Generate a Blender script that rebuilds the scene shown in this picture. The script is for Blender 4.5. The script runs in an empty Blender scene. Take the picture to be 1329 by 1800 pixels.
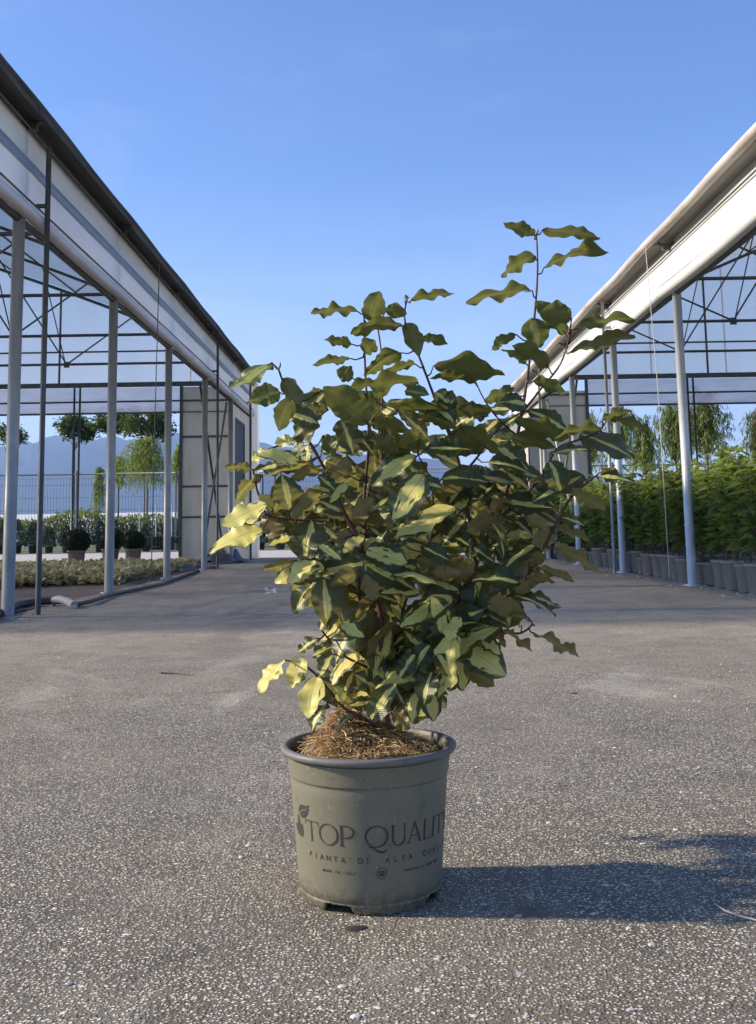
import bpy, bmesh, math, random
from mathutils import Vector, Matrix
R = math.radians
sc = bpy.context.scene
# ------------------------------------------------------------------ camera
F, PITCH, YAW, ROLL, CY, HC = 1866.2, .1332, .0016, .0165, 676.8, .6056
cyw, syw, cp, sp, cr, sr = math.cos(YAW), math.sin(YAW), math.cos(PITCH), math.sin(PITCH), math.cos(ROLL), math.sin(ROLL)
fwd = Vector((syw*cp, cyw*cp, sp))
rt0 = Vector((cyw, -syw, 0)); up0 = Vector((-syw*sp, -cyw*sp, cp))
rt = cr*rt0 - sr*up0; up = sr*rt0 + cr*up0
cam_d = bpy.data.cameras.new('camera'); cam = bpy.data.objects.new('camera', cam_d)
sc.collection.objects.link(cam); sc.camera = cam
m = Matrix.Identity(4)
for i in range(3):
    m[i][0] = rt[i]; m[i][1] = up[i]; m[i][2] = -fwd[i]
m[2][3] = HC
cam.matrix_world = m
cam_d.sensor_fit = 'VERTICAL'; cam_d.sensor_height = 36; cam_d.lens = 36*F/1800
cam_d.shift_y = -(900-CY)/1800; cam_d.clip_start = .05; cam_d.clip_end = 20000
def ray(px, py): return fwd*F + rt*(px-664.5) - up*(py-CY)
def at(px, py, Y):
    d = ray(px, py); t = Y/d.y
    return Vector((d.x*t, Y, HC+d.z*t))
def gnd(px, py, z=0):
    d = ray(px, py); t = (z-HC)/d.z
    return Vector((d.x*t, d.y*t, z))
def pix(P):
    v = Vector((P[0], P[1], P[2]-HC)); D = v.dot(fwd)
    return 664.5+F*v.dot(rt)/D, CY-F*v.dot(up)/D
# ------------------------------------------------------------------ light
SUN_EL, SUN_AZ = R(27.6), R(-88)          # azimuth from +Y towards +X
sd = bpy.data.lights.new('sun', 'SUN'); so = bpy.data.objects.new('sun', sd); sc.collection.objects.link(so)
sd.energy = 5.0; sd.angle = R(2.4); sd.color = (1, .88, .71)
sdir = Vector((math.sin(SUN_AZ)*math.cos(SUN_EL), math.cos(SUN_AZ)*math.cos(SUN_EL), math.sin(SUN_EL)))
so.rotation_euler = sdir.to_track_quat('Z', 'Y').to_euler()
w = bpy.data.worlds.new('World'); sc.world = w; w.use_nodes = True
wn = w.node_tree; bg = wn.nodes['Background']
sky = wn.nodes.new('ShaderNodeTexSky'); sky.sky_type = 'NISHITA'; sky.sun_disc = False
sky.sun_elevation = SUN_EL; sky.sun_rotation = SUN_AZ
sky.air_density = 1.0; sky.dust_density = .5; sky.ozone_density = 2.6; sky.altitude = 100
tc = wn.nodes.new('ShaderNodeTexCoord'); mp = wn.nodes.new('ShaderNodeMapping'); mp.inputs['Scale'].default_value = (1.6, 1.6, 7)
cn = wn.nodes.new('ShaderNodeTexNoise'); cn.inputs['Scale'].default_value = 2.3; cn.inputs['Detail'].default_value = 7; cn.inputs['Distortion'].default_value = .5
crp = wn.nodes.new('ShaderNodeMapRange'); crp.inputs[1].default_value = .42; crp.inputs[2].default_value = .72
sepz = wn.nodes.new('ShaderNodeSeparateXYZ'); low = wn.nodes.new('ShaderNodeMapRange')
low.inputs[1].default_value = .02; low.inputs[2].default_value = .30; low.inputs[3].default_value = .95; low.inputs[4].default_value = .03
mu = wn.nodes.new('ShaderNodeMath'); mu.operation = 'MULTIPLY'
mixc = wn.nodes.new('ShaderNodeMixRGB'); mixc.inputs[2].default_value = (5.2, 6.2, 7.6, 1)
tint = wn.nodes.new('ShaderNodeMixRGB'); tint.blend_type = 'MULTIPLY'; tint.inputs[0].default_value = 1; tint.inputs[2].default_value = (.76, .93, 1.28, 1)
L = wn.links.new
L(tc.outputs['Generated'], mp.inputs[0]); L(mp.outputs[0], cn.inputs['Vector']); L(cn.outputs[0], crp.inputs[0])
L(tc.outputs['Generated'], sepz.inputs[0]); L(sepz.outputs[2], low.inputs[0])
pale = wn.nodes.new('ShaderNodeMapRange'); pale.interpolation_type = 'SMOOTHSTEP'
pale.inputs[1].default_value = -.02; pale.inputs[2].default_value = .36; pale.inputs[3].default_value = .62; pale.inputs[4].default_value = 0
half = wn.nodes.new('ShaderNodeMath'); half.operation = 'MULTIPLY_ADD'; half.inputs[1].default_value = .5
L(crp.outputs[0], mu.inputs[0]); L(low.outputs[0], mu.inputs[1]); L(sepz.outputs[2], pale.inputs[0])
L(mu.outputs[0], half.inputs[0]); L(pale.outputs[0], half.inputs[2]); wisp = wn.nodes.new('ShaderNodeTexNoise'); wisp.inputs['Scale'].default_value = 3.1; wisp.inputs['Detail'].default_value = 9; wisp.inputs['Roughness'].default_value = .5; wisp.inputs['Distortion'].default_value = .6
wm = wn.nodes.new('ShaderNodeMapping'); wm.inputs['Scale'].default_value = (1, 1, 3.2); wm.inputs['Location'].default_value = (.35, .1, .2)
wr = wn.nodes.new('ShaderNodeMapRange'); wr.inputs[1].default_value = .58; wr.inputs[2].default_value = .95; wr.inputs[4].default_value = .32
wa = wn.nodes.new('ShaderNodeMath'); wa.operation = 'ADD'; wa.use_clamp = True
L(tc.outputs['Generated'], wm.inputs[0]); L(wm.outputs[0], wisp.inputs['Vector']); L(wisp.outputs[0], wr.inputs[0])
L(half.outputs[0], wa.inputs[0]); L(wr.outputs[0], wa.inputs[1]); L(wa.outputs[0], mixc.inputs[0])
L(sky.outputs[0], tint.inputs[1]); L(tint.outputs[0], mixc.inputs[1]); L(mixc.outputs[0], bg.inputs[0]); bg.inputs[1].default_value = .112
sc.view_settings.view_transform = 'Standard'; sc.view_settings.look = 'None'
sc.view_settings.exposure = .66; sc.view_settings.gamma = 1
sc.render.engine = 'CYCLES'
sc.cycles.volume_bounces = 1; sc.cycles.transparent_max_bounces = 24; sc.cycles.max_bounces = 8
# ------------------------------------------------------------------ helpers
def tag(o, label=None, cat=None, group=None, kind=None):
    if label: o['label'] = label
    if cat: o['category'] = cat
    if group: o['group'] = group
    if kind: o['kind'] = kind
    return o
def empty(name, loc=(0, 0, 0), label=None, cat=None, group=None):
    o = bpy.data.objects.new(name, None); sc.collection.objects.link(o); o.location = loc; o.empty_display_size = .1
    return tag(o, label, cat, group)
class MB:
    def __init__(s): s.v = []; s.f = []; s.a = []; s.smooth = False
    def add(s, vs, fs, at_=None):
        n = len(s.v); s.v += [tuple(p) for p in vs]; s.f += [tuple(i+n for i in f) for f in fs]
        if at_ is not None: s.a += at_
    def box(s, x0, x1, y0, y1, z0, z1):
        s.add([(x0,y0,z0),(x1,y0,z0),(x1,y1,z0),(x0,y1,z0),(x0,y0,z1),(x1,y0,z1),(x1,y1,z1),(x0,y1,z1)],
              [(0,3,2,1),(4,5,6,7),(0,1,5,4),(1,2,6,5),(2,3,7,6),(3,0,4,7)])
    def tube(s, pts, rad, n=8, caps=True):
        pts = [Vector(p) for p in pts]; k = len(pts)
        rs = rad if isinstance(rad, (list, tuple)) else [rad]*k
        vs = []; ref = None
        for i, p in enumerate(pts):
            t = (pts[min(i+1, k-1)]-pts[max(i-1, 0)])
            if t.length < 1e-9: t = Vector((0, 0, 1))
            t.normalize()
            if ref is None: ref = Vector((0, 0, 1)) if abs(t.z) < .9 else Vector((1, 0, 0))
            a = t.cross(ref); a.normalize(); b = t.cross(a); ref = a.cross(t)
            for j in range(n):
                th = 2*math.pi*j/n; vs.append(p+(a*math.cos(th)+b*math.sin(th))*rs[i])
        fs = [(i*n+j, i*n+(j+1) % n, (i+1)*n+(j+1) % n, (i+1)*n+j) for i in range(k-1) for j in range(n)]
        if caps: fs += [tuple(range(n)), tuple((k-1)*n+j for j in reversed(range(n)))]
        s.add(vs, fs)
    def lathe(s, prof, n=48, cx=0, cy=0, caps=False):
        vs = [(cx+r*math.cos(2*math.pi*j/n), cy+r*math.sin(2*math.pi*j/n), z) for r, z in prof for j in range(n)]
        k = len(prof)
        fs = [(i*n+j, i*n+(j+1) % n, (i+1)*n+(j+1) % n, (i+1)*n+j) for i in range(k-1) for j in range(n)]
        if caps: fs.append(tuple((k-1)*n+j for j in range(n)))
        s.add(vs, fs)
    def build(s, name, mat, parent=None, smooth=None):
        me = bpy.data.meshes.new(name); me.from_pydata(s.v, [], s.f)
        if s.a:
            at_ = me.attributes.new('lc', 'FLOAT_COLOR', 'POINT')
            flat = [c for t in s.a for c in t]; at_.data.foreach_set('color', flat)
        me.materials.append(mat)
        if smooth is None: smooth = s.smooth
        if smooth: me.polygons.foreach_set('use_smooth', [True]*len(me.polygons))
        me.update()
        o = bpy.data.objects.new(name, me); sc.collection.objects.link(o)
        if parent: o.parent = parent
        return o
# ------------------------------------------------------------------ materials
class NT:
    def __init__(s, name):
        s.m = bpy.data.materials.new(name); s.m.use_nodes = True; s.t = s.m.node_tree; s.n = s.t.nodes
        s.b = s.n['Principled BSDF']; s.out = s.n['Material Output']
    def N(s, t, **k):
        n = s.n.new(t)
        for a, b in k.items():
            if a.startswith('i_'):
                n.inputs[int(a[2:])].default_value = b
            else: setattr(n, a, b)
        return n
    def L(s, a, b): s.t.links.new(a, b)
    def noise(s, scale, detail=4, vec=None, rough=.5, dist=0):
        n = s.N('ShaderNodeTexNoise'); n.inputs['Scale'].default_value = scale; n.inputs['Detail'].default_value = detail
        n.inputs['Roughness'].default_value = rough; n.inputs['Distortion'].default_value = dist
        if vec is not None: s.L(vec, n.inputs['Vector'])
        return n.outputs[0]
    def obj(s, scale=None):
        t = s.N('ShaderNodeTexCoord').outputs['Object']
        if scale:
            m_ = s.N('ShaderNodeMapping'); m_.inputs['Scale'].default_value = scale; s.L(t, m_.inputs[0]); t = m_.outputs[0]
        return t
    def ramp(s, fac, stops):
        r = s.N('ShaderNodeValToRGB'); e = r.color_ramp.elements
        while len(e) < len(stops): e.new(.5)
        for i, (p, c) in enumerate(stops):
            e[i].position = p; e[i].color = (*c, 1) if len(c) == 3 else c
        s.L(fac, r.inputs[0]); return r.outputs[0]
    def mix(s, f, a, b, mode='MIX'):
        x = s.N('ShaderNodeMixRGB', blend_type=mode)
        for i, v in ((0, f), (1, a), (2, b)):
            if isinstance(v, (int, float)): x.inputs[i].default_value = v
            elif isinstance(v, tuple): x.inputs[i].default_value = (*v, 1)
            else: s.L(v, x.inputs[i])
        return x.outputs[0]
    def rng(s, v, a, b, c=0, d=1):
        x = s.N('ShaderNodeMapRange'); s.L(v, x.inputs[0])
        for i, q in zip((1, 2, 3, 4), (a, b, c, d)): x.inputs[i].default_value = q
        return x.outputs[0]
    def math(s, op, a, b=0):
        x = s.N('ShaderNodeMath', operation=op)
        for i, v in ((0, a), (1, b)):
            if isinstance(v, (int, float)): x.inputs[i].default_value = v
            else: s.L(v, x.inputs[i])
        return x.outputs[0]
    def bump(s, h, strength=.3, dist=.01):
        b = s.N('ShaderNodeBump'); b.inputs['Strength'].default_value = strength; b.inputs['Distance'].default_value = dist
        s.L(h, b.inputs['Height']); s.L(b.outputs[0], s.b.inputs['Normal']); return b.outputs[0]
    def set(s, color=None, rough=None, metal=None, spec=None):
        B = s.b.inputs
        if color is not None:
            if isinstance(color, tuple): B['Base Color'].default_value = (*color, 1)
            else: s.L(color, B['Base Color'])
        if rough is not None:
            if isinstance(rough, (int, float)): B['Roughness'].default_value = rough
            else: s.L(rough, B['Roughness'])
        if metal is not None: B['Metallic'].default_value = metal
        if spec is not None: B['Specular IOR Level'].default_value = spec
        return s
def worn(name, c, c2, scale=8, rough=.6, metal=0, stretch=(1, 1, 1), amt=.7, bump=.1):
    t = NT(name); v = t.obj(stretch); n = t.noise(scale, 8, v, .65)
    t.set(t.mix(t.rng(n, .42, .68, 0, amt), c, c2), t.rng(n, .3, .7, rough-.08, rough+.1), metal)
    if bump: t.bump(t.noise(scale*6, 4, v), bump, .003)
    return t.m
def asphalt():
    t = NT('asphalt'); v = t.obj()
    def vor(scale, out='Color', feat='F1'):
        n = t.N('ShaderNodeTexVoronoi', feature=feat); n.inputs['Scale'].default_value = scale; t.L(vv, n.inputs['Vector']); return n
    wob = t.N('ShaderNodeTexNoise'); wob.inputs['Scale'].default_value = 90; t.L(v, wob.inputs['Vector'])
    vm = t.N('ShaderNodeVectorMath', operation='MULTIPLY_ADD'); t.L(wob.outputs['Color'], vm.inputs[0]); vm.inputs[1].default_value = (.006, .006, .006); t.L(v, vm.inputs[2])
    vv = vm.outputs[0]
    a = vor(185); b = vor(95); c = vor(38)
    def gray(col):
        s = t.N('ShaderNodeSeparateColor'); t.L(col, s.inputs[0]); return s.outputs
    ga, gb, gc = gray(a.outputs['Color']), gray(b.outputs['Color']), gray(c.outputs['Color'])
    big = t.noise(.9, 6, v, .6); mid = t.noise(4.5, 5, v, .6); patch = t.noise(2.1, 3, v, .5, .6)
    binder = t.ramp(mid, [(.3, (.070, .062, .052)), (.7, (.13, .115, .098))])
    stoneA = t.ramp(ga[0], [(.0, (.05, .045, .038)), (.30, (.17, .150, .125)), (.55, (.40, .36, .31)), (.78, (.66, .59, .50)), (1, (.76, .71, .61))])
    edgeA = t.rng(a.outputs['Distance'], .28, .52, 1, 0)
    col = t.mix(t.math('MULTIPLY', edgeA, .95), binder, stoneA)
    selB = t.math('MULTIPLY', t.rng(gb[1], .60, .64), t.rng(b.outputs['Distance'], .22, .36, 1, 0))
    col = t.mix(selB, col, t.ramp(gb[0], [(0, (.30, .26, .22)), (1, (.76, .71, .62))]))
    selC = t.math('MULTIPLY', t.rng(gc[1], .93, .94), t.rng(c.outputs['Distance'], .14, .2, 1, 0))
    col = t.mix(selC, col, (.62, .58, .5))
    col = t.mix(t.rng(big, .42, .66, 0, .34), col, (.21, .172, .136))
    # dark damp-looking round marks and worn pale streaks
    spots = t.N('ShaderNodeTexVoronoi'); spots.inputs['Scale'].default_value = 3.3; spots.inputs['Randomness'].default_value = 1; t.L(v, spots.inputs['Vector'])
    sg = gray(spots.outputs['Color'])
    sp_ = t.math('MULTIPLY', t.rng(spots.outputs['Distance'], .06, .20, 1, 0), t.rng(sg[0], .55, .6))
    col = t.mix(t.math('MULTIPLY', sp_, t.rng(mid, .30, .55, .35, .85)), col, (.10, .088, .074))
    col = t.mix(t.rng(patch, .58, .74, 0, .28), col, (.36, .33, .29))
    # brown dirt swept to the edges and down the lane, lightened to offset roof shade
    sx = t.N('ShaderNodeSeparateXYZ'); t.L(v, sx.inputs[0])
    far = t.rng(sx.outputs[1], 3.2, 6.5)
    edge = t.rng(t.math('ABSOLUTE', sx.outputs[0]), 2.0, 2.75)
    dirt = t.math('MULTIPLY', t.math('MAXIMUM', far, edge), t.rng(mid, .25, .65, .12, .55))
    col = t.mix(dirt, col, (.35, .305, .25))
    stain = t.noise(.55, 7, t.obj((1, .45, 1)), .68, 1.2)
    col = t.mix(t.rng(stain, .50, .60, 0, .50), col, (.12, .106, .092))
    col = t.mix(t.rng(t.noise(1.3, 7, t.obj((1, .6, 1)), .7, .8), .56, .68, 0, .35), col, (.46, .43, .38))
    col = t.mix(t.rng(t.noise(7, 6, v, .7), .58, .70, 0, .30), col, (.10, .083, .068))
    col = t.mix(1.0, col, (1.40, 1.37, 1.22), 'MULTIPLY')
    t.set(col, .8, 0, .35)
    h = t.math('ADD', t.math('MULTIPLY', edgeA, ga[2]), t.math('MULTIPLY', selB, 1.2))
    t.bump(h, 1, .0045)
    return t.m
def leafmat(name, green, green2, yellow, under, transl=.30, rough=.42, pattern=True):
    t = NT(name); a = t.N('ShaderNodeAttribute', attribute_name='lc')
    s = t.N('ShaderNodeSeparateColor'); t.L(a.outputs['Color'], s.inputs[0]); u, v, seed = s.outputs[0], s.outputs[1], s.outputs[2]; amt = a.outputs['Alpha']
    cx = t.N('ShaderNodeCombineXYZ'); t.L(u, cx.inputs[0]); t.L(t.math('MULTIPLY', v, .7), cx.inputs[1]); t.L(t.math('MULTIPLY', seed, 37), cx.inputs[2])
    n1 = t.noise(3.2, 3, cx.outputs[0], .5); n2 = t.noise(9, 4, cx.outputs[0], .6)
    vein = t.N('ShaderNodeTexWave', wave_type='BANDS', bands_direction='Y'); vein.inputs['Scale'].default_value = 2.2; vein.inputs['Distortion'].default_value = .4
    cv = t.N('ShaderNodeCombineXYZ'); t.L(u, cv.inputs[0])
    uu = t.math('ABSOLUTE', t.math('SUBTRACT', u, .5))
    t.L(t.math('SUBTRACT', t.math('MULTIPLY', v, 2.2), t.math('MULTIPLY', uu, 1.3)), cv.inputs[1]); t.L(cv.outputs[0], vein.inputs['Vector'])
    g = t.mix(t.rng(n2, .35, .65), green, green2)
    # yellow heart: |u-.5| below a wobbling limit
    cs = t.N('ShaderNodeCombineXYZ'); t.L(t.math('MULTIPLY', u, 5), cs.inputs[0]); t.L(t.math('MULTIPLY', v, 1.1), cs.inputs[1]); t.L(t.math('MULTIPLY', seed, 53), cs.inputs[2])
    n3 = t.noise(2.4, 5, cs.outputs[0], .65)
    lim = t.math('MULTIPLY', amt, t.math('ADD', t.rng(n1, .3, .7, .04, .42), t.rng(n3, .35, .65, -.06, .18)))
    lim = t.math('MINIMUM', lim, t.rng(amt, 1.3, 1.5, .33, .62))
    fac = t.rng(t.math('SUBTRACT', lim, uu), -.006, .012)
    grey = t.rng(t.math('SUBTRACT', t.math('ADD', lim, .035), uu), -.004, .010)
    col = t.mix(t.math('MULTIPLY', grey, .30), g, (.105, .130, .022))
    col = t.mix(fac, col, yellow)
    mid = t.rng(uu, .008, .022, 1, 0)
    col = t.mix(t.math('MULTIPLY', mid, .35), col, (.16, .17, .06))
    und = t.mix(t.rng(n2, .3, .7), under, tuple(c*.72 for c in under))
    und = t.mix(t.math('MULTIPLY', mid, .8), und, (.11, .06, .03))
    geo = t.N('ShaderNodeNewGeometry')
    fcol = t.mix(geo.outputs['Backfacing'], col, und)
    t.set(fcol, rough, 0, .55)
    h = t.math('ADD', t.math('MULTIPLY', vein.outputs[1], .16), t.math('ADD', t.math('MULTIPLY', mid, -1.2), t.math('MULTIPLY', n2, .6)))
    bn = t.bump(h, .35, .002)
    tr = t.N('ShaderNodeBsdfTranslucent'); t.L(t.mix(.5, col, tuple(min(1, c*1.3) for c in yellow)), tr.inputs[0]); t.L(bn, tr.inputs['Normal'])
    mx = t.N('ShaderNodeMixShader'); mx.inputs[0].default_value = transl
    t.L(t.b.outputs[0], mx.inputs[1]); t.L(tr.outputs[0], mx.inputs[2]); t.L(mx.outputs[0], t.out.inputs[0])
    return t.m
def foliage(name, c1, c2, transl=.3, tcol=None, rough=.5, scale=3):
    t = NT(name); n = t.noise(scale, 3, t.obj()); g = t.N('ShaderNodeObjectInfo')
    a = t.N('ShaderNodeAttribute', attribute_name='lc')
    s = t.N('ShaderNodeSeparateColor'); t.L(a.outputs['Color'], s.inputs[0])
    col = t.mix(t.math('ADD', t.math('MULTIPLY', s.outputs[2], .6), t.math('MULTIPLY', n, .4)), c1, c2)
    col = t.mix(t.rng(g.outputs['Random'], .15, 1, 0, .85), col, c1)
    t.set(col, rough, 0, .35)
    tr = t.N('ShaderNodeBsdfTranslucent'); t.L(t.mix(.5, col, tcol or c2), tr.inputs[0])
    mx = t.N('ShaderNodeMixShader'); mx.inputs[0].default_value = transl
    t.L(t.b.outputs[0], mx.inputs[1]); t.L(tr.outputs[0], mx.inputs[2]); t.L(mx.outputs[0], t.out.inputs[0])
    return t.m
def film(name, col, transp, translu, rough=.35, dirt=.3, stretch=(1, .35, .25), streak=3, tcol=(1, 1, 1)):
    t = NT(name); v = t.obj(stretch); n = t.noise(streak, 7, v, .65)
    c = t.mix(t.rng(n, .45, .75, 0, dirt), col, (.30, .27, .21))
    t.set(c, rough, 0, .5)
    t.bump(t.noise(streak*.8, 3, v), .15, .03)
    tl = t.N('ShaderNodeBsdfTranslucent'); t.L(c, tl.inputs[0])
    tp = t.N('ShaderNodeBsdfTransparent'); tp.inputs[0].default_value = (*tcol, 1)
    a = t.N('ShaderNodeMixShader'); a.inputs[0].default_value = translu
    t.L(t.b.outputs[0], a.inputs[1]); t.L(tl.outputs[0], a.inputs[2])
    b = t.N('ShaderNodeMixShader'); t.L(t.rng(n, .4, .8, transp, transp*.75), b.inputs[0])
    t.L(a.outputs[0], b.inputs[1]); t.L(tp.outputs[0], b.inputs[2]); t.L(b.outputs[0], t.out.inputs[0])
    return t.m
M = {}
M['asphalt'] = asphalt()
M['earth'] = worn('earth', (.17, .13, .10), (.09, .065, .045), 3, .95, 0, (1, 1, 1), .9, .5)
M['farground'] = worn('farground', (.12, .15, .06), (.16, .13, .09), .05, .95)
M['concrete'] = worn('concrete', (.50, .45, .41), (.42, .37, .34), 1.2, .9, 0, (1, .3, 1), .5, .15)
M['galv_sunlit'] = worn('galvanised_sunlit', (.60, .61, .60), (.44, .45, .44), 9, .42, .2, (1, 1, .4), .8, .05)  # lit copy of the steel: sun on the right posts put into the colour
M['galv'] = worn('galvanised', (.33, .33, .305), (.22, .225, .21), 9, .42, .25, (1, 1, .4), .8, .05)  # darker copy: shade on the left posts put into the colour
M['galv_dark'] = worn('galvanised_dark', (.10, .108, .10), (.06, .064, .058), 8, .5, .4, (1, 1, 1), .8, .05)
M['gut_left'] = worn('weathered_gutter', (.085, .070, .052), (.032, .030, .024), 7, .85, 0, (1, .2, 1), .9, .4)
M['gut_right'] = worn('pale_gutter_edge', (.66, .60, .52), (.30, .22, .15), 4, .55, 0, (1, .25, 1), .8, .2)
M['gut_trough'] = worn('shaded_trough', (.46, .42, .36), (.20, .15, .10), 3, .6, 0, (1, .12, 5), .9, .2)  # brown put into the colour for the shadow line under the edge pipe
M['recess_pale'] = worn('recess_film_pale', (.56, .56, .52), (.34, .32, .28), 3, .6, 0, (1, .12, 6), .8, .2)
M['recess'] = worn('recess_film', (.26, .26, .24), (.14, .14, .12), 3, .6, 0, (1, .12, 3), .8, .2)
M['panel'] = film('side_film', (.92, .92, .91), .04, .35, .32, .22, (1, .3, 1.5), 1.6)
M['panel_hi'] = film('upper_film', (.80, .80, .75), .04, .35, .4, .35, (1, .3, 1.2), 1.6)
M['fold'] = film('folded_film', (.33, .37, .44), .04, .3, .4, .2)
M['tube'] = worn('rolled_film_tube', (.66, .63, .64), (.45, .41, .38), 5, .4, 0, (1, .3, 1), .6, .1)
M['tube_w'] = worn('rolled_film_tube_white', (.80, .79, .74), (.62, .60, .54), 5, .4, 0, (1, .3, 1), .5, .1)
M['roof'] = film('roof_film', (.36, .35, .33), .34, .42, .4, .4, (1, .4, .4), 2, (1, .93, .84))
M['gable'] = film('gable_film', (.94, .94, .92), .40, .75, .3, .10, (.7, 1, .08), 2.2, (1, .97, .90))
M['cream'] = film('cream_end_sheet', (.80, .78, .70), .0, .45, .5, .32, (1.3, 1.3, .3), 2.2)
M['curtain'] = film('curtain_band', (.88, .85, .87), .16, .6, .4, .30, (.5, 1, 3), 3)
M['window'] = NT('dark_window').set((.030, .032, .034), .55, 0, .3).m
M['black_pl'] = worn('black_plastic', (.022, .022, .024), (.07, .06, .05), 14, .5, 0, (1, 1, 1), .6, .2)
M['white_pl'] = worn('white_hose_end', (.42, .41, .38), (.27, .25, .22), 20, .5)
M['rope'] = NT('cord').set((.62, .60, .52), .8).m
M['taupe'] = worn('taupe_plastic', (.28, .25, .22), (.18, .155, .135), 16, .55, 0, (1, 1, 1), .6, .05)
M['bark'] = worn('bark', (.12, .09, .065), (.055, .042, .032), 20, .9, 0, (1, 1, .3), .8, .5)
M['stake'] = worn('pale_stake', (.62, .58, .50), (.45, .40, .33), 10, .8)
# ------------------------------------------------------------------ setting
def sheet(name, x0, x1, y0, y1, z, mat, nx=1, ny=1, disp=None):
    b = MB()
    vs = [(x0+(x1-x0)*i/nx, y0+(y1-y0)*j/ny, z) for j in range(ny+1) for i in range(nx+1)]
    if disp: vs = [(x, y, z_+disp(x, y)) for x, y, z_ in vs]
    b.add(vs, [(j*(nx+1)+i, j*(nx+1)+i+1, (j+1)*(nx+1)+i+1, (j+1)*(nx+1)+i) for j in range(ny) for i in range(nx)])
    return tag(b.build(name, mat), kind='structure')
sheet('ground', -6000, 6000, -300, 9000, -.012, M['farground'])
sheet('road', -2.78, 3.12, -3, 23.2, .0, M['asphalt'])
sheet('road', -40, 40, 23.2, 31.0, -.004, M['concrete']).name = 'crossing_road'
rnd = random.Random(5)
def soil_disp(x, y): return .012*math.sin(x*3.1+y*1.3)+.010*math.sin(y*4.7-x*2)
sheet('soil_bed', -16, -2.78, -3, 22.9, .002, M['earth'], 60, 100, lambda x, y: soil_disp(x, y)*.4)
sheet('soil_floor', 3.12, 16, -3, 22.9, .002, M['earth'], 60, 100, lambda x, y: soil_disp(x, y)*.4)
def hills():
    prof = [(-900, 800), (-500, 792), (-100, 790), (0, 786), (50, 783), (80, 776), (150, 771), (230, 778), (300, 769), (400, 775), (470, 783), (560, 789),
            (650, 800), (800, 815), (950, 832), (1050, 845), (1200, 850), (1450, 853), (1900, 860), (2400, 850)]
    b = MB(); rows = 14; Yr = 3200; r_ = random.Random(3)
    cols = []
    for k in range(len(prof)-1):
        for q in range(5):
            f_ = q/5; cols.append((prof[k][0]*(1-f_)+prof[k+1][0]*f_, prof[k][1]*(1-f_)+prof[k+1][1]*f_+r_.uniform(-1.2, 1.2)))
    n = len(cols)
    for j in range(rows+1):
        t_ = j/rows
        for i, (px, py) in enumerate(cols):
            P = at(px, py, Yr); h = max(P.z, 5)
            s_ = math.sin(min(t_/.75, 1)*math.pi/2) if t_ < .75 else 1-(t_-.75)*1.6
            b.v.append((P.x*(.78+.3*t_), Yr*(.72+.37*t_), h*s_*(1+.05*math.sin(i*.9+j*1.7)*(1 if .05 < t_ < .7 else 0))-2))
    b.f = [(j*n+i, j*n+i+1, (j+1)*n+i+1, (j+1)*n+i) for j in range(rows) for i in range(n-1)]
    t = NT('forested_hills'); t.set(t.ramp(t.noise(.012, 8, t.obj(), .6), [(.3, (.018, .030, .040)), (.7, (.035, .05, .05))]), .95)  # part of the blue distance haze is put into the hill colour
    tag(b.build('hills', t.m, smooth=True), kind='structure')
hills()
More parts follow.
